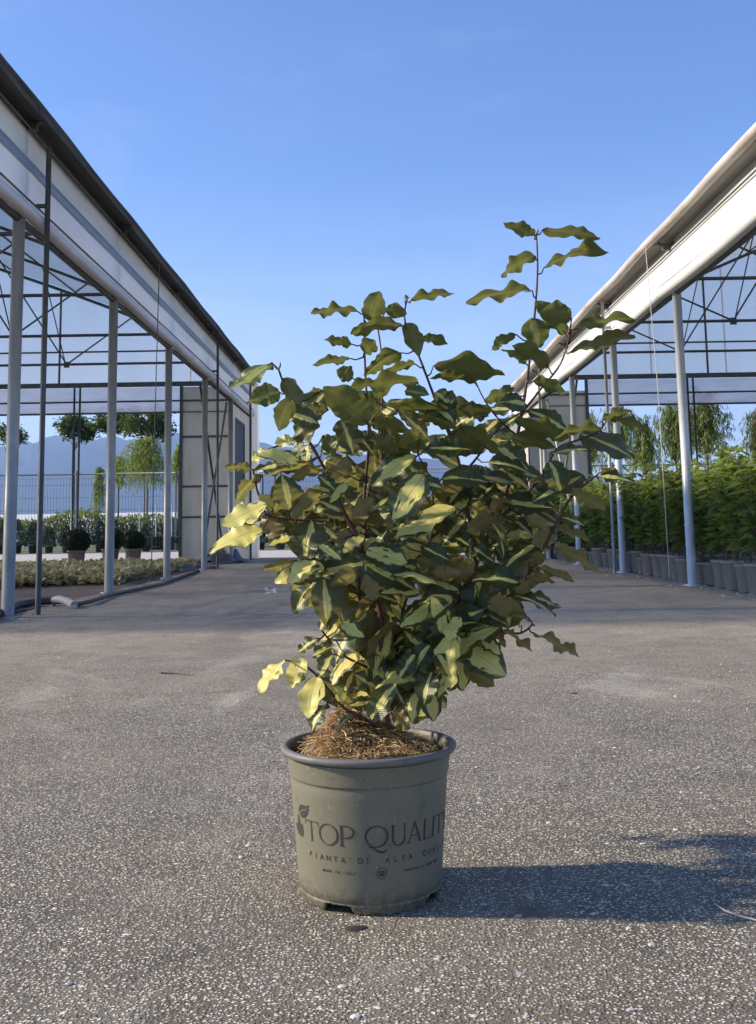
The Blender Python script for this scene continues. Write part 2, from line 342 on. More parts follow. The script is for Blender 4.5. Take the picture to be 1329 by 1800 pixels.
# ------------------------------------------------------------------ greenhouses
Y1, SP, HP = 7.845, 2.916, 3.03
YE = Y1+5*SP                       # far gable
YS = Y1-SP                         # near gable
SPAN = 12.8
def greenhouse(side, X0, name_label):
    g = empty('greenhouse', (X0, YE, 0), name_label, 'greenhouse')
    ox, oy = X0, YE
    def W(d, y, z): return (side*d, y-oy, z)           # local; d metres inward from the lane-side wall
    def P(mb, nm, mat, sm=False, lab=None):
        o = mb.build(nm, mat, g, sm)
        if lab: o['label'] = lab
        return o
    zg, zr_, ex = (3.80, 6.65, .75) if side < 0 else (3.44, 6.90, .70)
    def zroof(d):
        q = max(min(d, SPAN-d), 0)
        return zg+(zr_-zg)*(q/(SPAN/2))**ex
    dc = next(k*.05 for k in range(200) if zroof(k*.05) > 3.76)
    yo = 0 if side < 0 else -.35
    H = HP if side < 0 else 2.94
    fr = [YS+SP*i+(yo if 0 < i < 6 else 0) for i in range(7)]
    if side > 0: fr[0] = YS
    for i, y in enumerate(fr):
        if i > 0:
            b = MB(); b.tube([W(0, y, -.02), W(0, y, H+.02)], .046 if side < 0 else .044, 16)
            b.lathe([(.085, 0), (.085, .012), (.07, .016)], 16, 0, y-oy)
            P(b, 'post', M['galv'] if side < 0 else M['galv_sunlit'], True)
        if i == 0: continue
        b = MB(); b.tube([W(SPAN, y, -.02), W(SPAN, y, zg-.03)], .05, 10); P(b, 'post', M['galv'], True)
        if 0 < i < 6:      # truss: arch, bottom chord, webs
            zc = 3.70; b = MB()
            b.tube([W(d, y, zroof(d)-.05) for d in [SPAN*k/24 for k in range(25)]], .028, 8)
            b.tube([W(dc, y, zc), W(SPAN-dc, y, zc)], .024, 8)
            b.tube([W(0, y, H), W(0, y, zg-.03)], .03, 8)
            nodes = [3.05, 6.4, SPAN-3.05] if side < 0 else [2.55, 6.4, SPAN-2.55]
            for nd in nodes:
                for q in (-1, 1):
                    d2 = nd+q*(1.45 if nd != 6.4 else 1.8)
                    b.tube([W(nd, y, zc), W(d2, y, zroof(d2)-.06)], .015, 6)
                b.box(side*nd-.05, side*nd+.05, y-oy-.012, y-oy+.012, zc-.06, zc+.05)
                if nd != 6.4 : b.tube([W(nd+.02, y, zc), W(nd+.5*(1 if nd < 6.4 else -1), y, zroof(nd+.5)-.06)], .011, 6)
            P(b, 'roof_truss', M['galv_dark'])
    # purlins
    for k in range(9):
        d = .9+ k*(SPAN-1.8)/8
        b = MB(); b.tube([W(d, YS, zroof(d)-.02), W(d, YE, zroof(d)-.02)], .018, 6); P(b, 'purlin', M['galv_dark'])
    # roof film: slight sag between frames
    b = MB(); ny, nd = 60, 40; vs = []
    for j in range(ny+1):
        y = Y1-.9+(YE+.15-Y1+.9)*j/ny; sag = .025*abs(math.sin(math.pi*(y-YS)/SP))
        for i in range(nd+1):
            d = SPAN*i/nd; vs.append(W(d, y, zroof(d)+.03-sag))
    b.add(vs, [(j*(nd+1)+i, j*(nd+1)+i+1, (j+1)*(nd+1)+i+1, (j+1)*(nd+1)+i) for j in range(ny) for i in range(nd)])
    P(b, 'roof_cover', M['roof'], True)
    # gutters
    for s0 in (0, 1):
        b = MB(); segs = 6
        for q in range(segs):
            ya = YS-.3+(YE+.2-YS+.3)*q/segs; yb = YS-.3+(YE+.2-YS+.3)*(q+1)/segs+.06
            e = .0025*(q % 2); wob = [0, .012, -.006, .01, 0, .008][q]
            prof = [(-.20, 3.80), (-.205, 3.715), (-.10, 3.745), (.02, 3.775), (.06, 3.90), (.045, 3.905), (.01, 3.80), (-.10, 3.77), (-.19, 3.735), (-.185, 3.80)]
            if side > 0: prof = [(-.165, 3.47), (-.15, 3.43), (-.115, 3.445), (-.08, 3.425), (.02, 3.435), (.06, 3.55), (.045, 3.555), (.01, 3.455), (-.07, 3.445), (-.14, 3.455)]
            prof = [(d-e, z+wob+e) for d, z in prof]
            if s0: prof = [(SPAN-d, z) for d, z in prof]
            vs = [W(d, ya, z) for d, z in prof]+[W(d, yb, z) for d, z in prof]; n = len(prof)
            b.add(vs, [(i, (i+1) % n, n+(i+1) % n, n+i) for i in range(n)]+[tuple(range(n)), tuple(range(2*n-1, n-1, -1))])
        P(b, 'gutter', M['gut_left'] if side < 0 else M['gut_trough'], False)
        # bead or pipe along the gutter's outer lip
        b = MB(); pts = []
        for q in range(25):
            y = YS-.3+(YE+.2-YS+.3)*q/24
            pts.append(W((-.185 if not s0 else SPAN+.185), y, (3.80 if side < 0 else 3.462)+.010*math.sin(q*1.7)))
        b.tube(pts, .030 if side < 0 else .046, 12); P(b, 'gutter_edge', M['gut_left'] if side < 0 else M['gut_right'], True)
        if not s0:
            for y in fr:
                b = MB()
                b.box(*(sorted((side*-.12, side*-.02))), y-oy-.025, y-oy+.025, zg-.12, zg-.055)
                b.tube([W(-.07, y, zg-.10), W(-.175, y, zg-.04)], .018, 6)
                P(b, 'gutter_bracket', M['galv_dark'])
    # lane-side panels from gutter down to the rolled tube
    # small dark joints and rust at the posts' heads come with the brackets
    def strip(z0, z1, dof, mat, nm, bulge=.0, thick=.006):
        b = MB(); ny, nz = 96, 5; vs = []
        for sd_ in (0, 1):
            for j in range(ny+1):
                y = YS+(YE-YS)*j/ny; sg = math.sin(math.pi*((y-YS)/SP % 1))
                for k in range(nz+1):
                    t_ = k/nz; z = z0+(z1-z0)*t_
                    vs.append(W(-dof-bulge*sg*math.sin(math.pi*t_)-(thick if sd_ else 0), y, z-.018*sg*(1-t_)))
        n = (ny+1)*(nz+1); f = []
        for j in range(ny):
            for k in range(nz):
                a_ = j*(nz+1)+k; q = (a_, a_+1, a_+nz+2, a_+nz+1); f.append(q); f.append(tuple(n+i for i in reversed(q)))
        b.add(vs, f); P(b, nm, mat, True)
    zt = H
    if side < 0:
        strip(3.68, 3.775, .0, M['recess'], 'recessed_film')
        strip(3.43, 3.69, .035, M['panel_hi'], 'upper_side_panel', .012)
        strip(3.37, 3.45, .060, M['fold'], 'folded_hem', .014)
        strip(zt+.04, 3.38, .048, M['panel'], 'side_panel', .02)
        tm = M['tube']
    else:
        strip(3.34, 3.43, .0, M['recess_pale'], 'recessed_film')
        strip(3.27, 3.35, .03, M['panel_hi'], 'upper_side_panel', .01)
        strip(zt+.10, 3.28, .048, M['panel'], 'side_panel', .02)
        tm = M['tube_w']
    for z in ([3.685, 3.12] if side < 0 else [3.275]):
        b = MB(); b.tube([W(-.078, YS, z), W(-.078, YE, z)], .008, 6); P(b, 'clamping_wire', M['galv_dark'])
    b = MB(); pts = []
    for j in range(97):
        y = YS+(YE-YS)*j/96; pts.append(W(-.07, y, zt-.018*math.sin(math.pi*((y-YS)/SP % 1))))
    b.tube(pts, .052 if side < 0 else .062, 14); P(b, 'film_roller', tm, True)
    b = MB(); b.tube([W(-.0, YS, zt-.055), W(-.0, YE, zt-.055)], .03, 8); P(b, 'eave_rail', M['galv_dark'], True)
    # guide poles in front of the film, with a small crank on one
    for (y, z1, r_) in ([(Y1+.22, 3.62, .022), (Y1+3*SP+.35, 3.62, .02), (Y1+5*SP-1.1, 3.6, .02)] if side < 0 else [(Y1+2*SP-.5, 3.38, .02), (Y1+4*SP-.9, 3.35, .02)]):
        b = MB(); b.tube([W(-.15 if side<0 else -.14, y, -.01), W(-.145, y, z1)], r_, 8); b.box(*sorted((side*-.15, side*-.03)), y-oy-.012, y-oy+.012, zt+.10, zt+.13)
        P(b, 'guide_pole', M['galv'] if side > 0 else M['galv_dark'], True)
    for (y, dd) in ([(Y1+SP+1.35, .0)] if side < 0 else [(10.7, .0)]):
        b = MB(); b.tube([W(-.19 if side < 0 else -.215, y, zg-.02 if side < 0 else 3.49), W(-.15, y+.04, 2.0), W(-.11, y+.12, .05)], .0045 if side > 0 else .006, 5)
        P(b, 'hanging_cord', M['rope'] if side > 0 else M['galv_dark'])
    # X brace in the bay before the last post
    a, c = fr[4], fr[5]
    b = MB(); b.tube([W(.06, a+.1, .1), W(.06, c-.1, H-.1)], .02, 8); b.tube([W(.10, a+.1, H-.1), W(.10, c-.1, .1)], .02, 8); P(b, 'cross_brace', M['galv'] if side > 0 else M['galv_dark'], True)
    # last bay of the lane side closed with cream sheet and a dark window
    ya, yb = fr[5], YE
    b = MB()
    w0, w1, zw0, zw1 = ya+.55, ya+1.95, 1.18, 2.72
    for (p0, p1, q0, q1) in ((ya, w0, 0, H), (w1, yb, 0, H), (w0, w1, 0, zw0), (w0, w1, zw1, H)):
        b.box(*sorted((side*-.01, side*.01)), p0-oy, p1-oy, q0, q1)
    P(b, 'side_wall_sheet', M['cream'])
    b = MB(); b.box(*sorted((side*-.004, side*.006)), w0-oy, w1-oy, zw0, zw1); wo = P(b, 'window', M['window'])
    b = MB()
    for (p0, p1, q0, q1) in ((w0, w0+.04, zw0, zw1), (w1-.04, w1, zw0, zw1), (w0+.04, w1-.04, zw0, zw0+.04), (w0+.04, w1-.04, zw1-.04, zw1)):
        b.box(*sorted((side*-.022, side*.02)), p0-oy, p1-oy, q0, q1)
    b.build('window_frame', M['galv_dark'], wo)
    # far gable
    b = MB(); n = 40
    zb = 3.70
    vs = []
    for i in range(n+1):
        d = dc+(SPAN-2*dc)*i/n; vs += [W(d, YE+.03, zb), W(d, YE+.03, zroof(d))]
    b.add(vs, [(2*i, 2*i+2, 2*i+3, 2*i+1) for i in range(n)]); P(b, 'gable_cover', M['gable'])
    b = MB()
    b.tube([W(d, YE-.02, zroof(d)-.04) for d in [SPAN*k/32 for k in range(33)]], .035, 8)
    b.box(*sorted((side*dc, side*(SPAN-dc))), -.06, .0, zb-.05, zb+.05)
    P(b, 'gable_arch', M['galv_dark'])
    b = MB()
    for z in (4.42,):
        d0 = next(k*.05 for k in range(200) if zroof(k*.05) > z+.05)
        b.tube([W(d0, YE-.03, z), W(SPAN-d0, YE-.03, z)], .02, 6)
    for d in (4.05, 6.4, 8.75): b.tube([W(d, YE-.04, zb), W(d, YE-.04, zroof(d)-.03)], .024, 6)
    P(b, 'gable_rail', M['galv_dark'])
    # faint joints of the gable film
    for k in range(1, 8):
        d = k*1.6-.35
        if abs(d-4.05) > .3:
            b = MB(); b.box(*sorted((side*d, side*(d+.035))), .034, .044, zb+.05, zroof(d)-.06); P(b, 'film_joint', M['curtain'])
    # band of rolled curtain under the beam
    cl = 1.42
    b = MB(); nx = 60; vs = []
    for i in range(nx+1):
        d = cl+(SPAN-cl)*i/nx
        for k, z in enumerate((3.645, 3.5, 3.36)): vs.append(W(d, YE+.02+.01*math.sin(i*1.3+k), z))
    b.add(vs, [(3*i+k, 3*i+3+k, 3*i+4+k, 3*i+1+k) for i in range(nx) for k in range(2)]); P(b, 'curtain_band', M['curtain'], True)
    b = MB(); vs = []
    for i in range(nx+1):
        d = cl+(SPAN-cl)*i/nx
        for k, z in enumerate((3.32, 3.2, 3.12)): vs.append(W(d, YE+.03+.012*math.sin(i*1.1+k*2), z))
    b.add(vs, [(3*i+k, 3*i+3+k, 3*i+4+k, 3*i+1+k) for i in range(nx) for k in range(2)]); P(b, 'curtain_band', M['curtain'], True)
    b = MB(); b.box(*sorted((side*.0, side*SPAN)), -.035, .0, 3.32, 3.36); b.tube([W(0, YE+.03, 3.10), W(SPAN, YE+.03, 3.10)], .022, 8); P(b, 'curtain_rail', M['galv_dark'])
    # end sheet next to the lane
    b = MB(); b.box(*sorted((side*.03, side*cl)), .012, .022, 0, 3.64 if side < 0 else 3.42); P(b, 'end_wall_sheet', M['cream'])
    b = MB()
    for z in (2.57, 1.52, .88): b.box(*sorted((side*.03, side*cl)), -.03, .01, z-.022, z+.022)
    b.box(*sorted((side*cl, side*(cl+.06))), -.04, .03, 0, 3.65)
    P(b, 'end_wall_rail', M['galv_dark'])
    for d in (3.6, 3.72, 6.4, 9.2):
        b = MB(); b.tube([W(d, YE-.03, 0), W(d, YE-.03, 3.66)], .022, 8); P(b, 'end_post', M['galv_dark'], True)
    # outer corner strip
    b = MB(); b.box(*sorted((side*-.16, side*-.02)), .03, .42, 0, 3.7 if side < 0 else 3.38); P(b, 'corner_sheet', M['panel'])
    return g
greenhouse(-1, -2.70, 'long film greenhouse on the left of the lane with a dark weathered gutter')
greenhouse(1, 3.02, 'long film greenhouse on the right of the lane with a bright white side panel')
# ------------------------------------------------------------------ potted shrub in the foreground
M['leaf'] = leafmat('variegated_leaf', (.014, .030, .003), (.034, .056, .006), (.68, .60, .17), (.20, .168, .065), .22, .45)
M['leaf_up'] = leafmat('upper_leaf', (.062, .088, .014), (.115, .140, .024), (.34, .34, .085), (.125, .135, .030), .26, .45)
M['stem'] = worn('red_brown_stem', (.085, .030, .020), (.050, .022, .016), 60, .55)
M['pot'] = None
POTX, POTY = -.0233, 1.8803
def leaf(mb, base, tip, wv, W, amt, seed, rr, nv=22, nu=6, wave=.13, fold=.25, arch=.10, kn=None):
    a = tip-base; Ln = a.length
    if Ln < 1e-5: return
    a = a/Ln; wv = (wv-a*wv.dot(a)).normalized(); n = wv.cross(a)
    k = kn or rr.uniform(1.3, 2.4); k2 = rr.uniform(3.2, 5.2); p3 = rr.uniform(0, 6.28); p4 = rr.uniform(0, 6.28); ph = rr.uniform(0, 6.28); ph2 = rr.uniform(0, 6.28); curl = rr.uniform(-.35, .35); tw = rr.uniform(-.5, .5)
    o = len(mb.v)
    for j in range(nv+1):
        v = j/nv
        p = (math.sin(math.pi*min(1, v**.84))**.60)*(1-.30*max(0, v-.78)/.22)
        if v > .999: p = 0.02
        rag = 1+.05*math.sin(v*15+ph)+.03*math.sin(v*27+ph2)
        th = tw*(v-.5)
        for i in range(nu+1):
            u = 2*i/nu-1
            e = abs(u)**1.6
            s_ = ph if u < 0 else ph2
            nz = fold*W*.5*abs(u)*p + wave*W*e*(math.sin(2*math.pi*k*v+s_)+.55*math.sin(2*math.pi*k2*(v+.06*math.sin(7*v+p3))+(p3 if u < 0 else p4)))*(.4+p*.6) + arch*Ln*4*v*(1-v) + curl*W*.18*math.sin(3*v+s_)*e
            x = u*W*.5*p*rag
            P = base+a*(Ln*v)+wv*(x*math.cos(th))+n*(nz+x*math.sin(th))
            mb.v.append((P.x, P.y, P.z)); mb.a.append((u*.5+.5, v, seed, amt))
    for j in range(nv):
        for i in range(nu):
            q = o+j*(nu+1)+i; mb.f.append((q, q+1, q+nu+2, q+nu+1))
# stems: (px, py) waypoints, depth offset from the pot axis at start and end, radius (mm) start and end
STEMS = [
 ([(640,1300),(655,1275),(668,1240),(672,1200)], -.005, .0, 9.5, 7.0),
 ([(690,1300),(682,1275),(676,1240),(680,1200)], .015, .01, 8.0, 6.0),
 ([(664,1262),(668,1180),(668,1080),(640,970),(607,905),(575,832),(535,760),(508,700),(490,650)], .0, -.06, 5.2, 1.6),
 ([(668,1255),(652,1120),(648,1000),(640,890),(648,770),(642,650),(640,550)], .02, .02, 4.4, 1.4),
 ([(672,1250),(640,1120),(630,1000),(640,900),(655,820),(670,730),(672,640),(664,575)], .03, .08, 3.6, 1.4),
 ([(676,1250),(735,1180),(770,1120),(800,1060),(835,1005),(822,895),(806,810),(770,715),(738,630),(712,565),(716,524)], .0, .03, 5.0, 1.4),
 ([(672,1255),(700,1200),(760,1110),(815,1040),(850,960),(888,870),(905,790),(920,710),(930,640),(941,540),(945,470),(943,412)], .01, .05, 5.6, 1.5),
 ([(918,725),(950,685),(985,640),(1002,590)], .04, .0, 2.6, 1.3),
 ([(885,905),(925,868),(958,830),(978,790),(1020,772),(1050,760),(1066,740)], .02, -.06, 3.2, 1.3),
 ([(800,1105),(880,1060),(925,1015),(965,945),(1000,880),(1028,852),(1050,835)], .0, -.10, 3.8, 1.3),
 ([(800,1110),(850,1108),(885,1110),(915,1113),(935,1098),(930,1088)], .02, -.04, 2.6, 1.2),
 ([(668,1280),(640,1262),(612,1250),(585,1222),(560,1190),(534,1168),(522,1158)], -.01, -.07, 3.0, 1.6),
 ([(622,918),(560,916),(500,912),(470,905),(462,890)], -.01, -.06, 2.3, 1.2),
 ([(908,765),(875,735),(850,700),(835,668)], .04, .02, 2.0, 1.0),
 ([(812,835),(838,805),(862,770),(893,738),(930,720)], .0, .05, 2.6, 1.4),
 ([(800,790),(790,755),(765,720),(720,690)], .01, -.03, 1.8, 1.0),
 ([(640,905),(652,850),(672,800),(650,750),(668,720)], .0, -.04, 2.4, 1.2),
 ([(700,1210),(740,1195),(770,1150),(800,1112)], -.01, .0, 5.0, 3.6),
 ([(660,1180),(600,1150),(575,1120),(560,1100)], .0, -.06, 2.4, 1.2),
 ([(665,1230),(690,1180),(700,1130),(712,1060),(740,1000),(760,930),(758,850),(735,800)], .03, -.02, 3.6, 1.4),
 ([(735,1180),(750,1130),(790,1080),(850,1060),(900,1042)], .03, .09, 2.6, 1.2),
 ([(640,1000),(600,1010),(570,1015),(545,990)], -.02, -.06, 2.0, 1.1),
]
# leaves: base x, base y, tip x, tip y, apparent width, kind (u underside, t top, g green top, b bright top), all in photo pixels
LEAVES = '''941 414 885 392 27 u|953 405 1055 418 25 u|941 450 882 488 30 u|956 471 1070 443 26 u|936 511 819 533 22 u|995 588 941 530 40 u|1005 560 948 550 46 u
934 559 948 612 54 g|907 588 865 616 22 u|964 645 900 607 34 u|925 640 881 615 14 u|1004 580 1117 561 20 u|1001 619 1117 592 23 u|938 670 995 690 26 u|929 721 998 757 30 g
1020 762 1116 808 46 g|1060 738 1112 724 15 u|1075 738 1142 757 18 u|1050 838 1119 850 18 g|1052 832 1085 825 10 u|965 810 987 870 48 g|1058 757 975 770 16 u|965 800 1037 790 20 g
905 740 1000 770 36 u|898 768 977 788 32 u|873 785 928 826 46 g|860 812 935 835 24 g|1003 858 1065 897 26 u|985 908 1028 925 16 g|903 887 984 920 36 g|860 895 905 885 24 u|925 910 963 932 26 u
975 935 935 955 38 u|966 926 1038 950 15 u|973 962 1052 1005 25 u|903 915 937 942 18 g|895 955 945 968 24 u|918 1015 925 978 48 u|947 997 1010 1022 17 u|925 1015 976 1024 15 u|940 1020 905 1042 28 u
902 1046 977 1083 17 g|918 1042 986 1069 17 g|937 1112 1018 1154 19 u|925 1087 893 1083 10 u|877 1105 935 1146 11 u|848 1093 888 1138 22 u|857 1060 921 1078 36 u|820 1060 896 1100 38 g|912 1025 830 1020 36 g
806 1125 890 1188 64 t|800 1112 783 1222 46 b|815 1165 870 1206 40 u|808 1084 786 1127 22 b|818 1023 785 975 60 u|840 985 900 945 26 t|810 1047 788 1027 26 g
648 745 568 680 60 u|735 672 610 682 28 u|835 673 755 665 18 u|762 643 888 660 42 u|790 724 674 712 30 u|652 747 718 755 34 u|702 722 755 775 32 g|712 688 755 695 24 g|765 690 805 716 36 g
805 718 868 722 26 u|893 692 850 705 26 u|832 735 860 732 18 g|808 752 876 798 28 u|735 737 808 755 18 u|750 788 828 790 34 g|670 790 760 795 24 u|730 800 652 855 46 t|745 835 690 915 62 t
740 845 778 858 30 g|777 842 858 848 36 g|795 862 730 905 28 u|800 892 692 945 34 b|880 905 820 935 42 u|850 865 890 888 34 g|628 765 655 797 28 g|600 738 622 800 50 g|568 765 590 800 28 u
617 838 572 812 44 u|567 686 535 702 15 u|578 720 533 718 20 u|478 637 402 684 28 t|493 690 437 706 42 g|497 665 528 715 36 u|512 700 490 758 36 u|508 725 560 745 36 g|525 735 545 778 52 u|520 775 483 780 20 b
522 778 530 810 26 u|525 812 450 800 28 b|530 818 447 828 28 g|472 790 443 812 22 b|445 825 395 822 18 u|462 835 414 882 23 u|540 818 465 838 18 u|508 897 495 835 54 g|565 825 510 845 24 u|570 865 515 912 32 u
500 860 478 882 32 u|560 835 590 862 24 g|468 886 390 926 34 b|462 930 368 972 36 b|455 905 420 948 22 t|480 895 455 870 26 b|438 890 410 900 17 b|515 945 472 958 16 t|550 915 535 990 68 g|518 985 461 1003 17 u|530 1000 483 1025 32 b
555 985 505 1025 26 b|570 1015 510 1037 20 u|610 1030 537 1068 22 u|610 960 573 1025 26 u|630 1002 580 1030 28 u|570 925 592 948 32 g|650 1060 558 1132 38 t|648 1075 590 1165 32 g|615 1050 580 1075 32 g
585 1075 562 1108 22 g|556 1122 523 1148 22 g|590 1135 548 1154 26 g|532 1155 513 1210 36 b|500 1160 456 1220 24 b|558 1190 542 1264 42 b|575 1235 548 1287 22 g|585 1150 560 1192 32 g|638 1142 583 1205 24 b
622 1180 605 1222 36 g|590 1205 600 1238 22 b|685 1105 660 1182 42 t|690 1145 665 1217 50 b|660 1235 612 1240 28 g|620 1255 592 1287 14 g|672 1235 690 1250 18 g|690 1250 720 1282 38 u|715 1215 708 1245 20 g
640 978 674 1017 28 t|680 990 738 1000 28 g|738 1040 670 1042 26 t|795 1050 703 1102 52 t|690 1010 770 1028 20 t|660 1055 640 1010 28 u|655 1060 684 1103 22 u|775 985 728 1010 18 b|710 1110 760 1152 36 g
800 945 828 962 26 g|650 925 698 978 26 g|750 1195 762 1268 42 t|735 1215 725 1272 30 t|628 547 545 552 21 u|650 565 668 512 46 u|678 545 715 552 28 u|722 528 799 515 18 u|713 530 711 518 5 u
710 572 616 588 28 u|712 568 738 628 36 u|742 595 788 605 24 u|618 605 568 597 21 u|615 630 549 642 17 u|640 620 660 598 36 u|705 620 640 662 30 u|620 665 592 650 32 u|730 640 672 655 16 u|898 690 885 677 15 u
925 710 878 707 36 g|660 700 690 665 30 u|640 690 618 720 26 u|700 1060 650 1045 26 g|760 1090 800 1120 30 g|730 1150 700 1195 34 g|770 1150 790 1190 34 g|680 1180 715 1215 30 g|620 1120 660 1160 34 g|600 1095 640 1120 30 t
700 950 660 990 30 g|740 960 790 985 32 g|830 960 870 990 30 g|760 1010 810 1010 28 u|850 1010 815 1050 32 g|870 960 900 1000 30 g|640 940 600 975 30 t|690 870 650 900 34 g|660 880 620 905 30 u|600 900 560 880 30 g
830 845 870 870 30 g|890 830 930 860 30 g|860 920 890 965 32 u|940 860 975 890 30 g|700 800 660 770 30 u|740 760 700 780 26 u|680 750 640 720 28 u|870 1010 905 1030 30 g|845 1120 880 1150 28 t|560 960 600 985 30 t
800 1180 770 1225 36 t|760 1180 745 1240 40 g|690 1200 712 1240 26 g|930 990 960 975 26 u|870 850 840 880 26 g|590 870 545 860 26 b|610 850 580 885 28 t|550 930 510 955 26 t|590 990 545 1000 28 b|640 1100 600 1130 28 t'''
def build_shrub():
    r_ = random.Random(11)
    root = empty('potted_shrub', (POTX, POTY, 0), 'variegated shrub with wavy yellow and green leaves in an olive printed pot on the asphalt', 'potted plant')
    inv = Vector((POTX, POTY, 0))
    def loc(p): return p-inv
    br = MB(); samples = []
    for pts, o0, o1, r0, r1 in STEMS:
        P = []; n = len(pts)
        # smooth the waypoints
        sm = []
        for i in range(n-1):
            p0, p1, p2, p3 = pts[max(i-1, 0)], pts[i], pts[i+1], pts[min(i+2, n-1)]
            for k in range(5):
                t = k/5
                sm.append(tuple(.5*((2*p1[c])+(-p0[c]+p2[c])*t+(2*p0[c]-5*p1[c]+4*p2[c]-p3[c])*t*t+(-p0[c]+3*p1[c]-3*p2[c]+p3[c])*t**3) for c in (0, 1)))
        sm.append(pts[-1]); K = len(sm)
        for i, (x, y) in enumerate(sm):
            t = i/(K-1); Y = POTY+o0+(o1-o0)*t
            q = at(x, y, Y); P.append(q); samples.append((x, y, Y, q, t, r0+(r1-r0)*t))
        rad = [(r0+(r1-r0)*i/(K-1))*.001*(1+.10*math.sin(i*2.3)) for i in range(K)]
        br.tube([loc(p) for p in P], rad, 8)
    def connect(base, x, y):
        best = min(samples, key=lambda s: (s[0]-x)**2+(s[1]-y-6)**2)
        d = math.hypot(best[0]-x, best[1]-y)
        return best, d
    lv = MB(); up_ = MB(); view = fwd.copy()
    def place(bx, by, tx, ty, w_, kind, front, mb=None, amt=None):
        best, d = connect(None, bx, by)
        Yb = best[2]+front
        base = at(bx, by, Yb)
        Lpx = math.hypot(tx-bx, ty-by)
        Lm = Lpx/1000
        dyt = r_.uniform(-.45, .12)*Lm*.9 - (.1*Lm if kind in 'tb' else 0)
        tip = at(tx, ty, Yb+dyt)
        a = (tip-base).normalized()
        vdir = ((base+tip)/2-Vector((0, 0, HC))).normalized()
        perp = a.cross(vdir).normalized(); dep = a.cross(perp).normalized()
        Wreal = max(Lm*.58, w_/1000*1.04)
        Wreal = min(max(Wreal, .030), .068)
        c = min(1, w_/1000/Wreal*.93); s_ = math.sqrt(max(0, 1-c*c))
        best_n = None
        for sc_, ss in ((1, 1), (1, -1), (-1, 1), (-1, -1)):
            wv = perp*(c*sc_)+dep*(s_*ss); nn = wv.cross(a).normalized()
            facing = -nn.dot(vdir)       # >0 : top towards camera
            want = facing if kind != 'u' else -facing
            score = nn.z*1.0+(want > -.02)*2*(1 if c > .35 else .3)
            if best_n is None or score > best_n[0]: best_n = (score, wv)
        seed = r_.random()
        if amt is None: amt = {'u': .45, 'g': .34, 't': 1.05, 'b': 1.9}[kind]*r_.uniform(.75, 1.25)
        upper = ((by+ty)/2 < 800 and kind == 'u') or ((by+ty)/2 < 700 and kind != 'b')
        mb = mb or (up_ if upper else lv)
        leaf(mb, loc(base), loc(tip), best_n[1], Wreal, amt, seed, r_, wave=r_.uniform(.06, .12), fold=r_.uniform(.0, .25), arch=r_.uniform(-.02, .10))
        # petiole
        S = best[3]; mid = (S+base)/2+Vector((0, 0, -.004))+Vector((r_.uniform(-.003, .003), 0, 0))
        rr0 = .0013 if d < 60 else .0019
        br.tube([loc(S), loc(mid), loc(base), loc(base+(tip-base)*.12)], [rr0*1.3, rr0, rr0*.9, .0007], 6)
    for tok in LEAVES.replace('\n', '|').split('|'):
        f_ = tok.split()
        if len(f_) < 6: continue
        x0, y0, x1, y1, w_ = map(float, f_[:5])
        place(x0, y0, x1, y1, w_, f_[5], r_.uniform(-.075, .01))
    # leaves of the inner and far side of the shrub
    cand = [s for s in samples if 700 < s[1] < 1258 and (s[4] > .12 or s[1] < 1258)]
    for k in range(350):
        reg = 'A' if k < 42 else 'B' if k < 175 else 'C'
        rg = {'A': (700, 830), 'B': (830, 1000), 'C': (1000, 1258)}[reg]
        s = r_.choice([q for q in cand if rg[0] <= q[1] < rg[1]])
        bx, by = s[0]+r_.uniform(-16, 16), s[1]+r_.uniform(-12, 12)
        if reg == 'C': th = r_.uniform(.1, 3.04) if r_.random() < .8 else r_.uniform(0, 6.28); Lp = r_.uniform(82, 120); sy = .85
        else: th = r_.uniform(0, 6.28); Lp = r_.uniform(62, 100); sy = .6
        tx = bx+Lp*math.cos(th)*.85+(685-bx)*.10; ty = by+Lp*math.sin(th)*sy+6
        lo = 478+abs(ty-960)*.10; hi = 985-abs(ty-880)*.16
        if ty < 960: hi = min(hi, 935 if ty > 800 else 890)
        if ty > 1080: lo, hi = 560+(ty-1080)*.30, 872-(ty-1080)*.42
        if not (lo < tx < hi) or ty > 1266: continue
        if by < 760 and r_.random() < .3: continue
        place(bx, by, tx, ty, r_.uniform(20, 58) if reg != 'C' else r_.uniform(30, 62), r_.choice('ugggt' if ty < 930 else 'ggttug'), r_.uniform(-.06 if ty > 960 else 0, .22 if reg != 'C' else .30))
    br.build('branches', M['stem'], root, True)
    lv.build('foliage', M['leaf'], root, True)
    up_.build('young_foliage', M['leaf_up'], root, True)
    # buds
    for (x, y, x2, y2) in ((490,650,493,636), (493,655,478,637), (943,412,946,402), (716,524,713,518), (1066,740,1062,733), (930,1088,926,1083), (935,1098,941,1100), (1002,590,997,583)):
        b = MB(); s_ = min(samples, key=lambda s: (s[0]-x)**2+(s[1]-y)**2); b.tube([loc(at(x, y, s_[2])), loc(at((x+x2)/2+1, (y+y2)/2, s_[2])), loc(at(x2, y2, s_[2]))], [.0013, .0018, .0004], 6)
        b.build('bud', M['stem'], root, True)
    # ---------------- pot
    def rpot(z):
        pr = [(0, .1165), (.0167, .1195), (.1936, .1335), (.196, .1352), (.226, .1385), (.245, .14)]
        for (z0, r0), (z1, r1) in zip(pr, pr[1:]):
            if z <= z1: return r0+(r1-r0)*(z-z0)/(z1-z0)
        return .14
    t = NT('olive_pot_plastic'); v = t.obj(); n = t.noise(9, 6, v, .6); sp_ = t.noise(230, 3, v, .6); sx = t.N('ShaderNodeSeparateXYZ'); t.L(v, sx.inputs[0])
    ver = t.noise(1, 4, t.obj((60, 60, 2.5)), .6)
